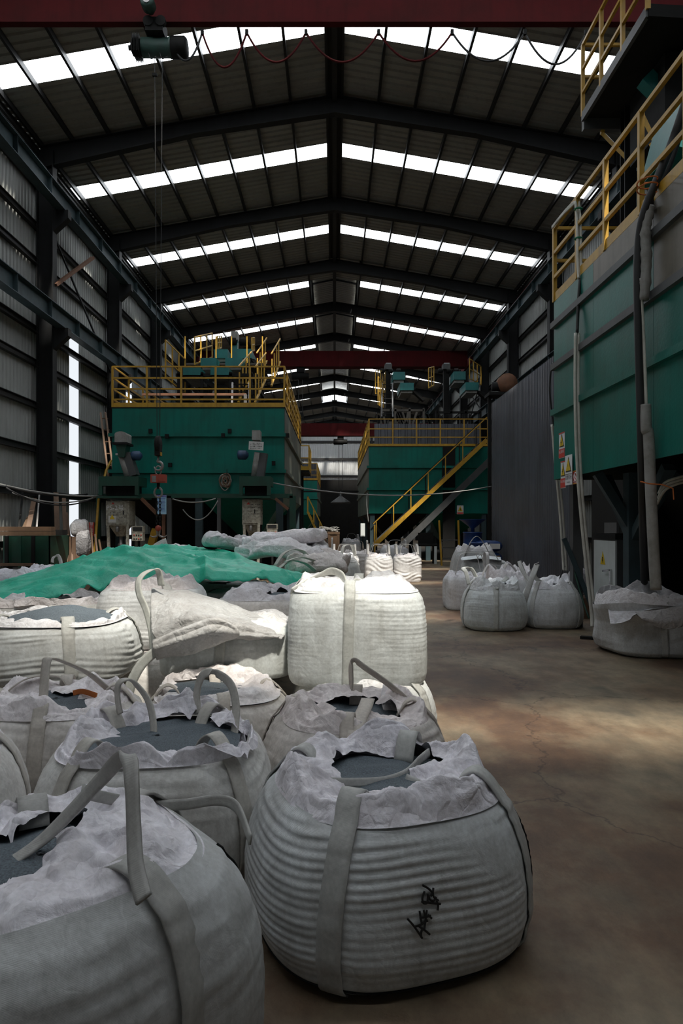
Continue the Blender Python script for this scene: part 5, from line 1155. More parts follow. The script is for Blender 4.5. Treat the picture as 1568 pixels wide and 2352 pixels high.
# signs on it
def wall_sign(label, y0, y1, z0, z1, x, kind, bottom):
    """flat warning plate on a surface facing the aisle; y1 is the far edge (reads left to right towards the viewer)"""
    t = thing('warning_sign', label, 'sign', (x, (y0+y1)/2, z0)); L = y1-y0; H = z1-z0; xd = (0,-1,0); zd = (0,0,1)
    def plate(a0, a1, b0, b1, off, mat, nm_): MB().box((x-off-.004, y1-L*a1, z0+H*b0), (x-off, y1-L*a0, z0+H*b1)).build(nm_, M[mat], t)
    def tri(b0, b1, off, mat, nm_, s=1.0):
        yc = (y0+y1)/2; MB().prism([(yc-L*.40*s, z0+H*b0), (yc+L*.40*s, z0+H*b0), (yc, z0+H*b1)], 'x', x-off-.003, x-off).build(nm_, M[mat], t)
    plate(0, 1, 0, 1, 0, 'white' if kind != 'red' else 'signred', 'plate')
    yc = (y0+y1)/2
    if kind == 'tri':
        tri(.44, .94, .005, 'black', 'triangle_border'); tri(.475, .88, .009, 'signyellow', 'triangle', .82)
        if bottom == '注意安全': text_mesh(t, '!', H*.26, (x-.014, yc, z0+H*.60), xd, zd, M['black'], 'symbol', t)
        else:
            MB().prism([(yc+L*.04, z0+H*.72), (yc-L*.08, z0+H*.60), (yc, z0+H*.60), (yc-L*.04, z0+H*.50), (yc+L*.10, z0+H*.63), (yc+L*.01, z0+H*.63)], 'x', x-.016, x-.013).build('symbol', M['black'], t)
        if bottom == '注意安全':
            text_mesh(t, bottom, L*.24, (x-.008, yc, z0+H*.24), xd, zd, M['black'], 'sign_text', t); text_mesh(t, 'Caution', L*.15, (x-.008, yc, z0+H*.10), xd, zd, M['black'], 'sign_text', t)
            plate(0, 1, .36, .37, .005, 'black', 'line')
        else:
            plate(0, 1, .02, .36, .005, 'signred', 'red_band'); text_mesh(t, bottom, L*.23, (x-.013, yc, z0+H*.24), xd, zd, M['white'], 'sign_text', t); plate(0, 1, .96, 1, .005, 'signred', 'red_band')
    else:
        mb = MB(); mb.tube([(x-.01, yc+L*.0+.055*math.cos(a), z0+H*.55+.055*math.sin(a)) for a in np.linspace(0, 2*PI, 20)[:-1]], .008, 6, True); mb.bar((x-.01, yc-.035, z0+H*.55-.035), (x-.01, yc+.035, z0+H*.55+.035), .014, .006); mb.build('prohibition_ring', M['white'], t)
        text_mesh(t, '严禁烟火', L*.19, (x-.008, yc, z0+H*.15), xd, zd, M['white'], 'sign_text', t); plate(.02, .98, .02, .05, .005, 'signyellow', 'line'); plate(.02, .98, .95, .98, .005, 'signyellow', 'line')
    return t
def ydep(px, x): return x*F/(px-768)
SX = 3.385
wall_sign('white warning sign with yellow triangle and red caption, topmost on the green bin', ydep(1297,SX), ydep(1284,SX), 2.55, 2.93, SX, 'tri', '当心触电')
wall_sign('large white caution sign with a yellow exclamation triangle on the green bin', ydep(1314,SX-.02), ydep(1298,SX-.02), 2.13, 2.56, SX-.02, 'tri', '注意安全')
wall_sign('small warning sign with red caption half behind the white conduit on the green bin', ydep(1299,SX), ydep(1288,SX), 2.10, 2.50, SX, 'tri', '当心触电')
wall_sign('square red prohibition sign at the lower edge of the green bin', ydep(1330,SX), ydep(1315.5,SX), 2.13, 2.32, SX, 'red', '')
# warning sign on the far right bin
p = at(1049,1161,29.3); q = at(1064,1181,29.3); t = thing('warning_sign', 'small yellow triangle warning sign on the far right bin', 'sign', (p.x, 29.3, q.z)); MB().box((p.x, 29.29, q.z), (q.x, 29.3, p.z)).build('plate', M['white'], t)
xm = (p.x+q.x)/2; MB().prism([(xm-.11, q.z+.12), (xm+.11, q.z+.12), (xm, p.z-.02)], 'y', 29.28, 29.285).build('triangle', M['signyellow'], t); MB().box((xm-.015, 29.272, q.z+.16), (xm+.015, 29.278, q.z+.25)).build('symbol', M['black'], t); MB().box((p.x+.01, 29.28, q.z+.01), (q.x-.01, 29.285, q.z+.08)).build('red_band', M['signred'], t)
for px in (1049+2, 1062): pass

# upper equipment over the near right machine
up = thing('upper_platform', 'dark steel platform with a yellow guard rail high over the right bin', 'platform', (4.4, 9.8, 8.1))
pf = [(4.0, 8.72), (4.62, 8.85), (7.6, 8.95), (7.6, 11.0), (4.0, 11.0)]
MB().prism(pf, 'z', 8.08, 8.14).build('deck', M['soot'], up)
MB().bar((4.0, 8.72, 8.12), (4.0, 11.0, 8.12), .05, .14).build('edge_channel', M['darkduct'], up); MB().bar((4.0, 8.72, 8.12), (7.6, 9.0, 8.12), .05, .16).build('edge_channel', M['soot'], up); MB().bar((4.0, 11.0, 8.0), (7.6, 11.0, 8.0), .10, .18).build('edge_channel', M['darkduct'], up)
rail_run(up, (4.0, 11.0, 8.14), (4.0, 8.72, 8.14), 1.15, 3, rails=(1.0,.66,.33), toe=0, r=.026); rail_run(up, (4.0, 11.0, 8.14), (5.1, 11.0, 8.14), 1.15, 1, rails=(1.0,.55), toe=0, first=False)
for x, y in ((4.6, 10.7), (7.4, 10.7), (7.4, 9.2)): MB().ibeam((x, y, nzt), (x, y, 8.08), .18, .18, up=(0,1,0)).build('support_post', M['steel'], up)
for a, b in ((at(1383,282,11.0), at(1383,308,11.0)), (at(1383,306,11.0), at(1455,380,10.6)), (at(1470,255,9.2), at(1532,385,9.0)), (at(1495,330,9.4), at(1545,420,9.2))): MB().bar(a, b, .055, .055).build('diagonal_brace', M['yellow'], up)
eq = thing('upper_hopper', 'sooty hoppers and ducts with a teal chute on the deck of the right bin', 'machine', (5.5, 8.5, nzt))
MB().box((4.9, 8.1, nzt), (7.8, 10.3, 6.6)).build('screen_casing', M['soot'], eq)
p = at(1545,300,8.3); MB().prism([(p.x-.10, 6.0), (p.x+.6, 5.8), (p.x+.6, 6.75), (p.x+.1, 6.75)], 'y', 8.0, 9.0).build('teal_chute', M['teal'], eq)
MB().bar(at(1505,205,9.6), at(1480,180,9.6)+Vector((.0,0,.0)), .2, .2).build('pipe_stub', M['teal'], eq)
MB().box((4.5, 9.3, 7.0), (6.5, 10.4, 8.0)).build('feed_box', M['soot'], eq)
MB().prism([(4.35, 5.35), (4.75, 5.0), (4.95, 5.0), (4.95, 6.0), (4.7, 6.0)], 'y', 7.0, 8.2).build('teal_chute', M['teal'], eq)
for k in range(3): MB().tube(catmull([(4.9+.3*k, 8.6, 6.6), (4.8+.3*k, 8.3, 7.2), (4.95+.25*k, 8.9, 7.9)], 6), .07, 8).build('flexible_duct', M['rubber'], eq, True)

# hoses, ducts and conduits down the aisle face
def pipe(name, label, cat, pix, r, mat, n=10, k=8, rr=None):
    P = catmull([at(*p) for p in pix], k); R = r if not rr else [r*(1+.10*math.sin(i*2.3)+.06*math.sin(i*5.1)) for i in range(len(P))]
    t = thing(name, label, cat, P[-1]); MB().tube(P, R, n).build('pipe_run', M[mat], t, True); return t
t = pipe('black_hose', 'thick black hose hanging down in front of the green bin from the railing', 'hose', [(1580,215,7.0),(1545,320,7.1),(1505,420,7.15),(1478,490,7.2),(1466,560,7.25),(1464,660,7.25),(1468,850,7.25),(1472,1000,7.25),(1475,1150,7.5),(1477,1260,8.3),(1480,1380,9.2),(1482,1470,9.25)], .043, 'rubber')
MB().tube([at(1486,440,7.12)+Vector((.10*math.cos(a), .10*math.sin(a), .01*a)) for a in np.linspace(0, 14, 40)], .008, 5).build('orange_tie', M['orange'], t)
MB().tube(catmull([at(1575,262,7.2), at(1540,370,7.25), at(1500,460,7.28), at(1470,520,7.3)], 6), .035, 8).build('second_hose', M['rubber'], t, True)
t = pipe('wrapped_duct', 'grey cloth wrapped duct hanging beside the black hose', 'duct', [(1492,475,7.2),(1482,530,7.2),(1484,600,7.2),(1478,690,7.22)], .055, 'lagging', 12, 8, True)
MB().tube(catmull([at(1470,640,7.22), at(1478,780,7.22), at(1482,880,7.2), at(1484,940,7.2)], 6), .018, 8).build('white_line', M['pvc'], t, True)
MB().tube(catmull([at(1482,930,7.2), at(1484,985,7.18), at(1489,1000,7.18), at(1493,1100,7.15), at(1499,1230,7.12), at(1506,1355,7.1)], 8), .056, 14).build('lower_sleeve', M['lagging'], t, True)
MB().tube([at(1470,1106,7.05), at(1490,1111,7.03), at(1520,1113,7.05), at(1545,1122,7.05), at(1547,1148,7.05)], .007, 5).build('orange_twine', M['orange'], t)
t = thing('conduit_bundle', 'bundle of white conduits curving out to the right of the wrapped duct', 'conduit', at(1540,1110,7.6))
for k in range(3): MB().tube(catmull([at(1508+k*2,1158-k*12,7.7), at(1525,1128-k*9,7.65), at(1550,1113-k*7,7.6), at(1590,1104-k*7,7.6), at(1650,1100-k*7,7.7)], 6), .016, 8).build('conduit', M['pvc'], t, True)
t = thing('white_conduit', 'long white conduit running from the corner railing down to the floor by the cabinet', 'conduit', at(1362,1400,9.3))
for k, dx in enumerate((-.022, .022)):
    MB().tube([p+Vector((dx,0,0)) for p in catmull([at(1325,463,9.55), at(1329,520,9.5), at(1330,600,9.45), at(1332,640,9.42)], 6)], .02, 8).build('conduit', M['pvc'], t, True)
    MB().tube([p+Vector((dx,0,0)) for p in catmull([at(1325,765,9.35), at(1324,880,9.35), at(1326,1000,9.32), at(1332,1120,9.3), at(1345,1260,9.25), at(1360,1395,9.2), at(1363,1440,9.15)], 8)], .022, 8).build('conduit', M['pvc'], t, True)
MB().tube(catmull([at(1332,640,9.42), at(1328,690,9.4), at(1325,765,9.35)], 6), .022, 8).build('black_joint', M['rubber'], t, True)
for py in (480, 548): MB().tube([at(1328,py,9.5)+Vector((.05*math.cos(a), .04*math.sin(a), 0)) for a in np.linspace(0, 2*PI, 14)[:-1]], .014, 6, True).build('green_tape', M['greentape'], t)
for k in range(3): MB().tube(catmull([at(1325,463,9.55), at(1312,468+3*k,9.7), at(1290,492+2*k,10.1), at(1268,520+2*k,10.5)], 6), .014, 6).build('top_cable', M['pvc'], t, True)
t = thing('white_conduit', 'shorter white conduit with a black lead beside the partition edge', 'conduit', at(1300,1310,10.7))
for dx in (-.02, .025): MB().tube([p+Vector((dx,0,0)) for p in catmull([at(1270,975,10.75), at(1277,1060,10.7), at(1284,1130,10.7), at(1290,1200,10.7), at(1297,1310,10.7)], 8)], .02, 8).build('conduit', M['pvc'], t, True)
MB().tube(catmull([at(1275,825,10.75), at(1265,850,10.75), at(1262,900,10.75), at(1268,955,10.75), at(1271,978,10.75)], 6), .014, 6).build('black_lead', M['rubber'], t, True)
MB().tube(catmull([at(1297,1300,10.7), at(1285,1330,10.7), at(1270,1400,10.7)], 6), .012, 6).build('black_lead', M['rubber'], t, True)
MB().tube(catmull([at(1300,1250,10.65), at(1318,1310,10.4), at(1335,1370,10.2), at(1352,1420,10.0)], 6), .014, 6).build('green_lead', M['darkgreen'], t, True)
# dark housing added behind the cabinet to cover the lit wall
t = thing('machine_housing', 'dark machine housing in the shade behind the pale electrical cabinet', 'machine', (6.6, 13.2, 0)); MB().box((5.5, 13.0, 0), (7.9, 14.6, 2.7)).build('housing', M['soot'], t); MB().box((5.45, 13.2, .3), (5.5, 13.8, 1.6)).build('access_door', M['darkduct'], t); MB().bar((5.6, 12.9, 1.9), (7.8, 12.9, 1.7), .12).build('pipe_rack', M['darkduct'], t)
# electrical cabinet
ec = thing('electrical_cabinet', 'pale grey electrical cabinet with a yellow warning triangle under the right bin', 'cabinet', (4.15, 9.95, 0)); ex = 3.93; e0, e1, ez0, ez1 = 9.50, 10.32, .32, 1.43
MB().box((ex, e0, ez0), (ex+.42, e1, ez1)).build('cabinet_body', M['darkduct'], ec); MB().box((ex-.02, e0+.02, ez0+.14), (ex, e1-.02, ez1-.10)).build('cabinet_door', M['cabinet'], ec)
MB().box((ex-.015, e0+.01, ez0), (ex, e1-.01, ez0+.12)).build('kick_panel', M['cabinet'], ec); MB().box((ex-.03, e0-.01, ez1-.08), (ex+.43, e1+.01, ez1)).build('top_trim', M['steel'], ec)
for k in range(5): MB().box((ex-.02, e0+.1, ez0+.02+.018*k), (ex-.014, e0+.4, ez0+.028+.018*k)).build('vent_slit', M['soot'], ec)
MB().prism([(9.86, .98), (10.04, .98), (9.95, 1.17)], 'x', ex-.024, ex-.0205).build('warning_triangle', M['signyellow'], ec); MB().prism([(9.94, 1.09), (9.965, 1.09), (9.95, 1.05), (9.97, 1.05), (9.935, 1.0), (9.945, 1.035), (9.925, 1.035)], 'x', ex-.028, ex-.025).build('lightning_symbol', M['black'], ec)
h_ = MB(); h_.box((ex-.05, 9.62, .72), (ex-.02, 9.66, .93)); h_.bar((ex-.06, 9.64, .92), (ex-.06, 9.86, .89), .02, .025); h_.build('door_handle', M['chrome'], ec)
for y in (e0+.05, e1-.05):
    for x in (ex+.04, ex+.38): MB().box((x-.03, y-.03, 0), (x+.03, y+.03, ez0)).build('leg', M['soot'], ec)
q = heap_bag('small crumpled white sack between the conduit and the cabinet', (at(1328,0,11.6).x, 11.6, .35), (.14,.14,.45), 0, 261, (.6,.6,.62), .06, name='small_sack')
o = MB().box((at(1312,0,11.3).x, 11.3, 0), (at(1362,0,11.3).x, 12.0, .34)).build('crate', M['brownboard']); tag(o, 'brown crate under the small white sack beside the partition', 'crate')
# blower on top of the partition's far part
t = thing('blower', 'rust brown blower standing behind the partition top', 'machine', at(1165,880,25)); c = at(1163,882,25)
MB().lathe(c-Vector((0,.2,0)), [(.10,0),(.36,.02),(.36,.36),(.10,.38)], 18, 'y').build('fan_casing', M['rust'], t, True); MB().lathe(c+Vector((-.55,0,-.1)), [(.06,0),(.17,.02),(.17,.4),(.06,.45)], 12, 'x').build('motor', M['soot'], t, True)
MB().box((c.x-.7, 24.7, c.z-.45), (c.x+.5, 25.5, c.z-.34)).build('base_frame', M['soot'], t)
for xx in (c.x-.6, c.x+.4): MB().bar((xx, 25.1, 0), (xx, 25.1, c.z-.45), .12).build('leg', M['soot'], t)

# ------------------------------------------------------------------ overhead cranes
CY = 13.2
cr = thing('overhead_crane', 'red overhead crane across the top of the view with a dark green hoist', 'crane', (0, CY, 11.1))
gz0, gz1 = 11.285, 12.25
MB().box((-7.7, CY+.03, gz0+.02), (7.7, CY+.12, gz1)).build('girder_web', M['crane'], cr); MB().box((-7.7, CY, gz0), (7.7, CY+.15, gz0+.025)).build('bottom_flange', M['crane'], cr); MB().box((-7.7, CY-.06, gz1), (7.7, CY+.21, gz1+.03)).build('top_flange', M['crane'], cr)
for s in (-1, 1):
    MB().box((s*RX-.18, CY-1.2, 11.05), (s*RX+.18, CY+1.6, 11.45)).build('end_carriage', M['crane'], cr)
    for y in (CY-1.0, CY+1.4): MB().lathe((s*RX-.05, y, 11.14), [(.14,0),(.14,.1)], 14, 'x').build('wheel', M['metal'], cr)
hx = at(352,0,CY).x; hz = at(0,95,CY).z
h = bpy.data.objects.new('hoist', None); COL.objects.link(h); h.parent = cr; ORG[h.name] = ORG[cr.name]
MB().lathe((hx-.28, CY+.18, hz), [(.10,0),(.175,.02),(.175,.55),(.19,.56),(.19,.60),(.13,.62)], 20, 'x').build('drum_casing', M['hoist'], h, True)
MB().lathe((hx+.30, CY+.18, hz), [(.15,0),(.20,.02),(.20,.28),(.16,.32),(.10,.33)], 18, 'x').build('motor', M['soot'], h, True)
mb = MB(); mb.lathe((hx-.50, CY+.18, hz), [(.03,0),(.08,.02),(.15,.05),(.16,.20),(.12,.24)], 16, 'x'); mb.lathe((hx-.53, CY+.18, hz), [(.05,0),(.05,.06)], 10, 'x'); mb.build('gearbox', M['soot'], h, True)
for k in range(5): MB().box((hx-.42+.03*k, CY-.01, hz-.17), (hx-.41+.03*k, CY+.37, hz+.17)).build('cooling_fin', M['soot'], h)
MB().box((hx-.14, CY-.08, hz+.16), (hx+.2, CY+.30, hz+.42)).build('trolley_frame', M['soot'], h)
for dx in (-.08, .16): MB().lathe((hx+dx, CY-.1, hz+.34), [(.10,0),(.10,.08)], 14, 'y').build('trolley_wheel', M['soot'], h)
MB().lathe((hx-.02, CY-.42, hz+.50), [(.05,0),(.11,.01),(.13,.04),(.13,.22),(.10,.26),(.06,.34)], 16, 'y').build('trolley_motor', M['hoist'], h, True)
MB().lathe((hx-.02, CY-.43, hz+.50), [(.07,0),(.07,.02)], 12, 'y').build('fan_cover', M['metal'], h)
for dx in (-.12, .10): MB().tube(catmull([(hx+dx, CY+.1, hz-.15), (hx+dx+.06, CY+.05, hz-.30), (hx+dx+.15, CY+.1, hz-.22)], 6), .008, 5).build('limit_wire', M['rubber'], h, True)
fx = [(398,75),(462,70),(565,65),(702,64),(870,64),(1040,68),(1208,68),(1350,110)]
prevp = at(395,95,CY)+Vector((0,.1,0))
for i, (px, py) in enumerate(fx[1:]):
    q = at(px, 66, CY)+Vector((0,.1,0)); dr = (.42, .68, .58, .58, .56, .56, .62)[i]
    o = MB().tube(sag(prevp, q, dr, 18), .021, 7).build('festoon_cable', M['rubber'] if i in (0, 5, 6) else M['crane'], cr, True); MB().cbox(q, (.06,.06,.10)).build('cable_trolley', M['soot'], cr); prevp = q
for dx in (-.02, .13): MB().tube([(hx+dx, CY+.18, hz-.15), (hx+.05+(dx-.05)*.35, CY+.18, at(0,1002,CY).z)], .0075, 6).build('hoist_rope', M['rubber'], cr)
MB().cbox((hx-.02, CY+.18, at(0,158,CY).z), (.09,.05,.05)).build('rope_limit_weight', M['soot'], cr)
HX = hx+.05; HY = CY+.18
hb = bpy.data.objects.new('hook_block', None); COL.objects.link(hb); hb.parent = cr; ORG[hb.name] = ORG[cr.name]
za = at(0,1002,CY).z
MB().lathe((HX-.04, HY, za-.14), [(.16,0),(.17,.01),(.17,.07),(.16,.08)], 18, 'x').build('sheave_guard', M['soot'], hb, True)
MB().box((HX-.05, HY-.10, za-.36), (HX+.05, HY+.10, za-.14)).build('side_plate', M['soot'], hb); MB().box((HX-.055, HY-.06, za-.36), (HX+.06, HY+.06, za-.29)).build('yellow_nut', M['yellow'], hb)
def hookcurve(c, r, n=16, a0=100, a1=-170): return [Vector((c[0]+r*math.cos(math.radians(a)), c[1], c[2]+r*math.sin(math.radians(a)))) for a in np.linspace(a0, a1, n)]
z0 = za-.37; P = [(HX, HY, z0), (HX, HY, z0-.05), (HX-.02, HY, z0-.10)] + [tuple(p) for p in hookcurve((HX, HY, z0-.19), .085)]
MB().tube(P, [.02]*3+[.026]*10+[.022,.02,.018,.015,.012,.008], 10).build('hook', M['metal'], hb, True)
zs_ = z0-.26
cs = thing('crane_scale', 'red crane scale hanging from the hook with a grey label', 'scale', (HX, HY, zs_-.3))
MB().tube([(HX+.06*math.cos(a), HY, zs_-.02+.09*math.sin(a)) for a in np.linspace(0, 2*PI, 18)[:-1]], .013, 8, True).build('shackle', M['metal'], cs, True)
MB().box((HX-.13, HY-.09, zs_-.26), (HX+.15, HY+.09, zs_-.10)).build('scale_body', M['motorred'], cs); MB().box((HX-.10, HY-.10, zs_-.25), (HX-.02, HY-.09, zs_-.13)).build('grey_label', M['metal'], cs); MB().box((HX+.04, HY-.10, zs_-.24), (HX+.16, HY-.088, zs_-.12)).build('display_cover', M['motorred'], cs)
MB().bar((HX, HY, zs_-.26), (HX, HY, zs_-.38), .05).build('swivel', M['soot'], cs)
MB().tube([(HX+.075*math.cos(a), HY, zs_-.45+.095*math.sin(a)) for a in np.linspace(0, 2*PI, 20)[:-1]], .02, 8, True).build('lower_ring', M['metal'], cs, True)
ch = thing('chain_sling', 'dark chain sling with two hooks hanging below the crane scale', 'chain', (HX, HY, 1.4))
zc0 = zs_-.53; nlk = 9
for br in (-1, 1):
    for k in range(nlk):
        z = zc0-.06-k*.062; xx = HX+br*.032
        lk = [(xx+(.02*math.cos(a) if k % 2 else 0), HY+(0 if k % 2 else .02*math.cos(a)), z+.042*math.sin(a)) for a in np.linspace(0, 2*PI, 12)[:-1]]
        MB().tube(lk, .0085, 6, True).build('chain_link', M['soot'], ch, True)
    zh = zc0-.06-nlk*.062
    P = [(HX+br*.03, HY, zh+.03), (HX+br*.025, HY, zh-.04), (HX+br*.02, HY, zh-.11)] + [(HX+br*(.09-.075*math.cos(a)), HY, zh-.12-.055*math.sin(a)) for a in np.linspace(.1, 2.9, 10)]
    MB().tube(P, [.02]*8+[.016,.013,.01,.008,.006], 8).build('sling_hook', M['metal'], ch, True)
MB().lathe((HX, HY-.03, zh+.0), [(.055,0),(.06,.02),(.055,.05)], 14, 'y').build('joining_plate', M['motorred'], ch, True)
def far_crane(label, y, z0, z1, rx, hoistx, hz, droop):
    t = thing('overhead_crane', label, 'crane', (0, y, z0)); MB().box((-rx, y, z0), (rx, y+.5, z1)).build('box_girder', M['crane'], t); MB().box((-rx, y-.1, z0-.03), (rx, y+.6, z0)).build('bottom_flange', M['crane'], t)
    for s in (-1, 1): MB().box((s*RX-.18, y-1.2, z0-.1), (s*RX+.18, y+1.6, z0+.3)).build('end_carriage', M['crane'], t)
    MB().lathe((hoistx-.5, y+.2, hz), [(.1,0),(.22,.03),(.22,.7),(.17,.75),(.17,1.0),(.1,1.02)], 14, 'x').build('hoist_drum', M['soot'], t, True); MB().box((hoistx-.2, y, hz+.2), (hoistx+.25, y+.5, z0)).build('trolley_frame', M['soot'], t)
    for dx in (-.1, .15): MB().tube([(hoistx+dx, y+.2, hz-.2), (hoistx+dx, y+.2, hz-droop)], .02, 5).build('hoist_rope', M['rubber'], t)
    MB().cbox((hoistx+.03, y+.2, hz-droop-.1), (.3,.2,.35)).build('hook_block', M['soot'], t); return t
far_crane('red overhead crane spanning above the bins midway down the hall', 39.5, 10.72, 11.62, 7.7, -2.0, 10.2, 2.2)
far_crane('most distant red overhead crane low in the gap between the bins', 50, 8.10, 8.98, 7.6, .42, 7.65, 4.6)

# ------------------------------------------------------------------ clutter along the left wall
lt = thing('steel_trough', 'dark green steel trough with welded ribs against the left wall', 'trough', (-7.7, 17, 0))
tx0, tx1 = -8.2, -7.05; ty = 16.9
MB().box((tx0, ty, .55), (tx1, ty+.04, 1.28)).build('front_panel', M['darkgreen'], lt); MB().box((tx0, ty+1.2, .55), (tx1, ty+1.24, 1.28)).build('rear_panel', M['darkgreen'], lt); MB().box((tx0, ty, .5), (tx1, ty+1.24, .55)).build('bottom', M['soot'], lt); MB().box((tx1-.04, ty, .5), (tx1, ty+1.24, 1.28)).build('end_panel', M['darkgreen'], lt)
for k in range(4): x = tx0+.1+k*.33; MB().box((x-.04, ty-.06, .5), (x+.04, ty, 1.28)).build('rib', M['darkgreen'] if k % 2 else M['soot'], lt)
for x in (tx0+.1, tx1-.1):
    for y in (ty+.1, ty+1.1): MB().box((x-.06, y-.06, 0), (x+.06, y+.06, .5)).build('leg', M['soot'], lt)
MB().box((tx0, ty-.25, .55), (tx1-.2, ty-.2, .62)).build('kick_rail', M['brownboard'], lt); 
for x in (tx0+.1, tx1-.3): MB().box((x-.03, ty-.24, .56), (x+.03, ty, .6)).build('kick_bracket', M['soot'], lt)
for k, lb in enumerate(('lower raw timber plank lying along the top of the green trough', 'upper raw timber plank lying along the top of the green trough')):
    mb = MB(); mb.cbox((-7.65, ty+.12, 1.34+.115*k), (1.3-.02*k, .26, .105), .01*k); o = mb.build('timber_plank', M['wood']); tag(o, lb, 'plank', 'planks on the green trough')
o = MB().cbox((-7.55, ty+.5, 1.36), (1.35,.3,.14)).build('dark_box_section', M['soot']); tag(o, 'dark steel section lying behind the timber planks on the trough', 'beam')
for (a, b, wd, mt, nm_, lb) in (((-7.83, 17.4, 1.3), (-8.0, 18.2, 2.25), .12, 'brownboard', 'leaning_board', 'brown board leaning on the wall behind the timber planks'), ((-7.93, 17.35, 1.3), (-7.98, 17.9, 1.75), .16, 'wood', 'short_board', 'short pale board leaning behind the brown board'),
        ((-7.6, 17.4, 1.3), (-7.95, 18.4, 2.4), .04, 'metal', 'thin_rod', 'thin steel rod leaning on the wall right of the brown board'), ((-8.05, 17.4, 1.3), (-8.35, 18.3, 2.5), .05, 'soot', 'dark_rod', 'dark rod leaning on the wall left of the brown board')):
    o = MB().bar(a, b, wd, .035 if wd > .06 else wd).build(nm_, M[mt]); tag(o, lb, 'board' if 'board' in nm_ else 'rod')
for i, (a, b, wd) in enumerate((((-7.3, 18.1, 0.0), (-7.75, 19.0, 2.45), .13), ((-7.1, 18.1, 0.0), (-7.55, 19.05, 2.3), .10), ((-6.95, 18.3, 0), (-7.5, 19.1, 1.9), .07))):
    o = MB().bar(a, b, wd, .03).build('leaning_board', M['brownboard']); tag(o, ('wide dark board leaning on the first column, leftmost of three', 'middle dark board leaning on the first column', 'narrow dark board leaning on the first column, rightmost of three')[i], 'board')
bx = at(170,0,18.2).x
t = thing('timber_crate', 'weathered plank crate standing below the bright wall light', 'crate', (bx, 18.2, 0))
for k in range(5): MB().cbox((bx-.22+.11*k, 18.2, .62), (.10,.03,1.24), ry=.02*(k-2)).build('slat', M['brownboard'], t)
MB().box((bx-.28, 18.22, .2), (bx+.28, 18.26, .3)).build('batten', M['soot'], t); MB().box((bx-.28, 18.22, 1.0), (bx+.28, 18.26, 1.1)).build('batten', M['soot'], t)
for s in (-1, 1): MB().box((bx+s*.27-.02, 18.2, 0), (bx+s*.27+.02, 18.75, 1.24)).build('side_board', M['brownboard'], t)
heap_bag('white cloth bundle on the plank crate in front of the bright wall light', (bx+.06, 18.45, 1.24), (.22,.2,.42), .2, 271, (.95,.95,.93), .07, name='cloth_bundle')
heap_bag('dark grey plastic bag hanging in a lump beside the plank crate', (at(190,0,17.7).x, 17.7, .72), (.16,.16,.62), .2, 272, (.28,.28,.28), .08, name='plastic_bag')
p = at(187,1199,18.9); q = at(214,1240,18.9); t = thing('switch_cabinet', 'small beige switch cabinet left of the green frame post', 'cabinet', (p.x, 18.9, 0)); MB().box((p.x, 18.9, q.z), (q.x, 19.2, p.z)).build('cabinet_body', M['oldcab'], t); MB().box((p.x+.02, 18.885, q.z+.02), (q.x-.02, 18.9, p.z-.02)).build('cabinet_door', M['oldcab'], t); MB().box((p.x+.04, 18.87, (p.z+q.z)/2), (p.x+.07, 18.885, (p.z+q.z)/2+.05)).build('lock', M['black'], t)
for x in (p.x+.05, q.x-.05): MB().box((x-.03, 19.0, 0), (x+.03, 19.06, q.z)).build('leg', M['soot'], t)
p = at(204,1200,18.7); q = at(216,1231,18.7); t = thing('red_sign', 'vertical red sign with white characters on the green frame post', 'sign', (p.x, 18.7, q.z)); MB().box((p.x, 18.7, q.z), (q.x, 18.72, p.z)).build('plate', M['signred'], t)
for k, c in enumerate('禁止烟火'): text_mesh(t, c, .10, ((p.x+q.x)/2, 18.695, p.z-.05-.09*k), (1,0,0), (0,0,1), M['white'], 'sign_text', t)
MB().bar(((p.x+q.x)/2, 18.75, 0), ((p.x+q.x)/2, 18.75, q.z+.1), .03).build('stake', M['soot'], t)
for i in range(6):
    a = at(140+i*13+(40 if i > 2 else 0), 1300, 17.6+.1*i); a.z = 0; b = at(148+i*9+(34 if i > 2 else 0), 1215+12*(i % 3), 18.4)
    o = MB().bar(a, b, .045, .03).build('timber_offcut', M['wood'] if i % 2 else M['brownboard']); tag(o, ['long brown lath leaning at the left of the plank crate', 'second pale lath leaning left of the plank crate', 'third brown lath leaning against the plank crate', 'pale lath leaning right of the plank crate', 'brown lath leaning between crate and frame post', 'pale lath leaning at the green frame post'][i], 'lath', 'laths around the plank crate')
# bamboo ladder and yellow pole
t = thing('bamboo_ladder', 'long bamboo ladder leaning on the second column by the left bin', 'ladder', (-7.0, 20.5, 0)); 
for dx in (0, .28): MB().tube([at(262+dx*60,1200,20.9), at(247+dx*45,1080,21.6), at(231+dx*40,948,22.5)], .032, 8).build('rail', M['brownboard'], t, True)
for k in range(9): a = at(262,1200,20.9).lerp(at(231,948,22.5), (k+.5)/9); MB().bar(a, a+Vector((.22,0,0)), .03).build('rung', M['brownboard'], t)
for s in range(1): MB().tube([at(262,1200,20.9), (at(266,0,20.6).x, 20.6, 0)], .045, 8).build('rail', M['wood'], t, True)
o = MB().tube([(at(212,0,18.3).x, 18.3, 0), at(226,1150,18.75), at(244,1080,19.3), at(255,1058,19.6)], .035, 8).build('yellow_pole', M['yellow']); tag(o, 'slanting yellow pole between the left wall and the green frame', 'pole')
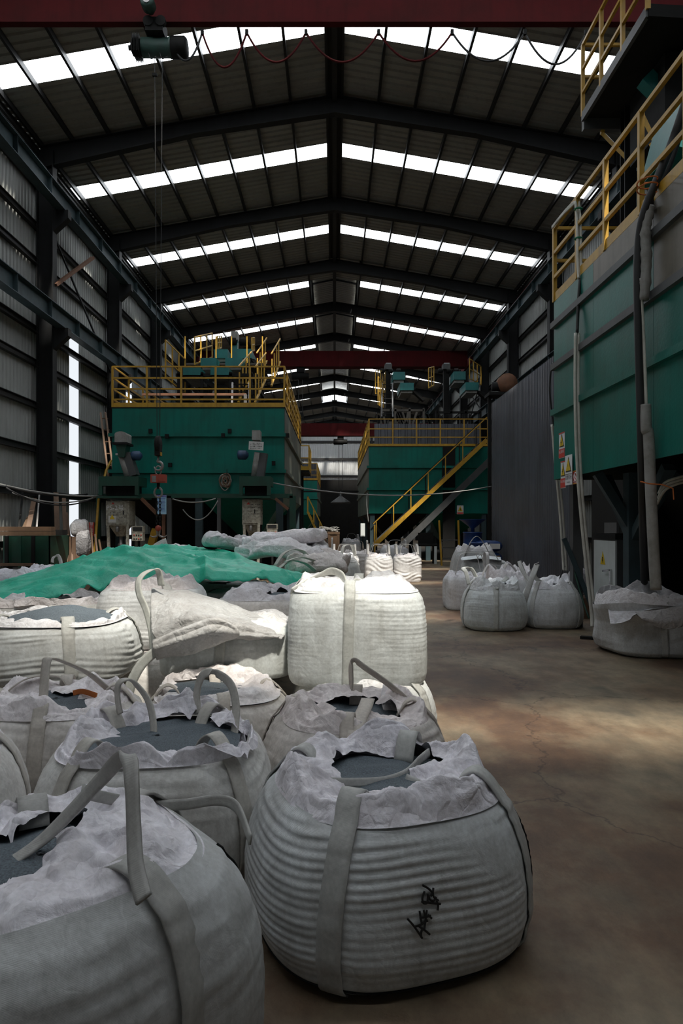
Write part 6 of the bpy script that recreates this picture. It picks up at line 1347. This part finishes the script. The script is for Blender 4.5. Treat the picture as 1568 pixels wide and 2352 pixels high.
# cables slung along the left wall and across the hall
def cable(label, pts, r, mat='cable', name='slung_cable'):
    o = MB().tube(pts, r, 6).build(name, M[mat], None, True); tag(o, label, 'cable')
cable('upper grey cable sagging along the left wall to the green frame', sag(at(0,1112,17.2), at(236,1139,18.8), .10), .022)
cable('middle grey cable sagging along the left wall to the green frame', sag(at(28,1131,17.4), at(228,1139,18.8), .22), .018)
cable('lowest dark cable sagging along the left wall to the green frame', sag(at(14,1120,17.2), at(215,1145,18.8), .30), .020, 'rubber')
cable('thin black cable drooping from the left wall to the first column', sag(at(14,1116,17.0), at(200,1135,19.0), .12), .03, 'rubber')
cable('long pale rope slung across the aisle from the left bin to the partition', sag(at(620,1108,19.5), at(1128,1117,23.0), .34, 24), .018)
cable('pale hose looping under the left bin between two posts', sag(at(396,1146,18.7), at(495,1145,18.7), .10), .018)
cable('pale hose hanging in a deep loop under the left bin', sag(at(420,1170,18.75), at(500,1150,18.75), .40), .016)
cable('pale cable hanging from the lower edge of the far right bin', catmull([at(843,1133,29.47), at(842,1160,29.2), at(846,1200,29.2)], 6), .02)
t = thing('coil_of_rope', 'tangled coil of pale rope hung on the front of the left bin', 'rope', at(518,1105,19.7)); rr = random.Random(7)
for k in range(7):
    c = at(519,1104,19.86); P = [c+Vector(((.15-.02*k)*math.cos(a)*(1+.5*rr.random())-.02, -.03+.08*rr.random(), (.19-.024*k)*math.sin(a)*(1+.5*rr.random()))) for a in np.linspace(0, 2*PI, 9)[:-1]]
    MB().tube(catmull(P+[P[0]], 5), .017, 5).build('rope_turn', M['brownboard'] if k % 3 else M['cable'], t, True)
MB().bar(at(521,1078,19.8), at(521,1095,19.75), .02).build('hanger', M['soot'], t)
for px in (560,): pass
t = thing('yellow_chute', 'yellow inclined chute below the left bin beside the blue notice board', 'chute', (at(352,0,19.2).x, 19.2, 0)); MB().bar(at(345,1262,19.2), at(358,1215,19.2), .22, .18).build('chute_trough', M['yellow'], t); MB().bar(at(345,1262,19.2), Vector((at(343,0,19.2).x, 19.2, 0)), .08).build('chute_leg', M['soot'], t)
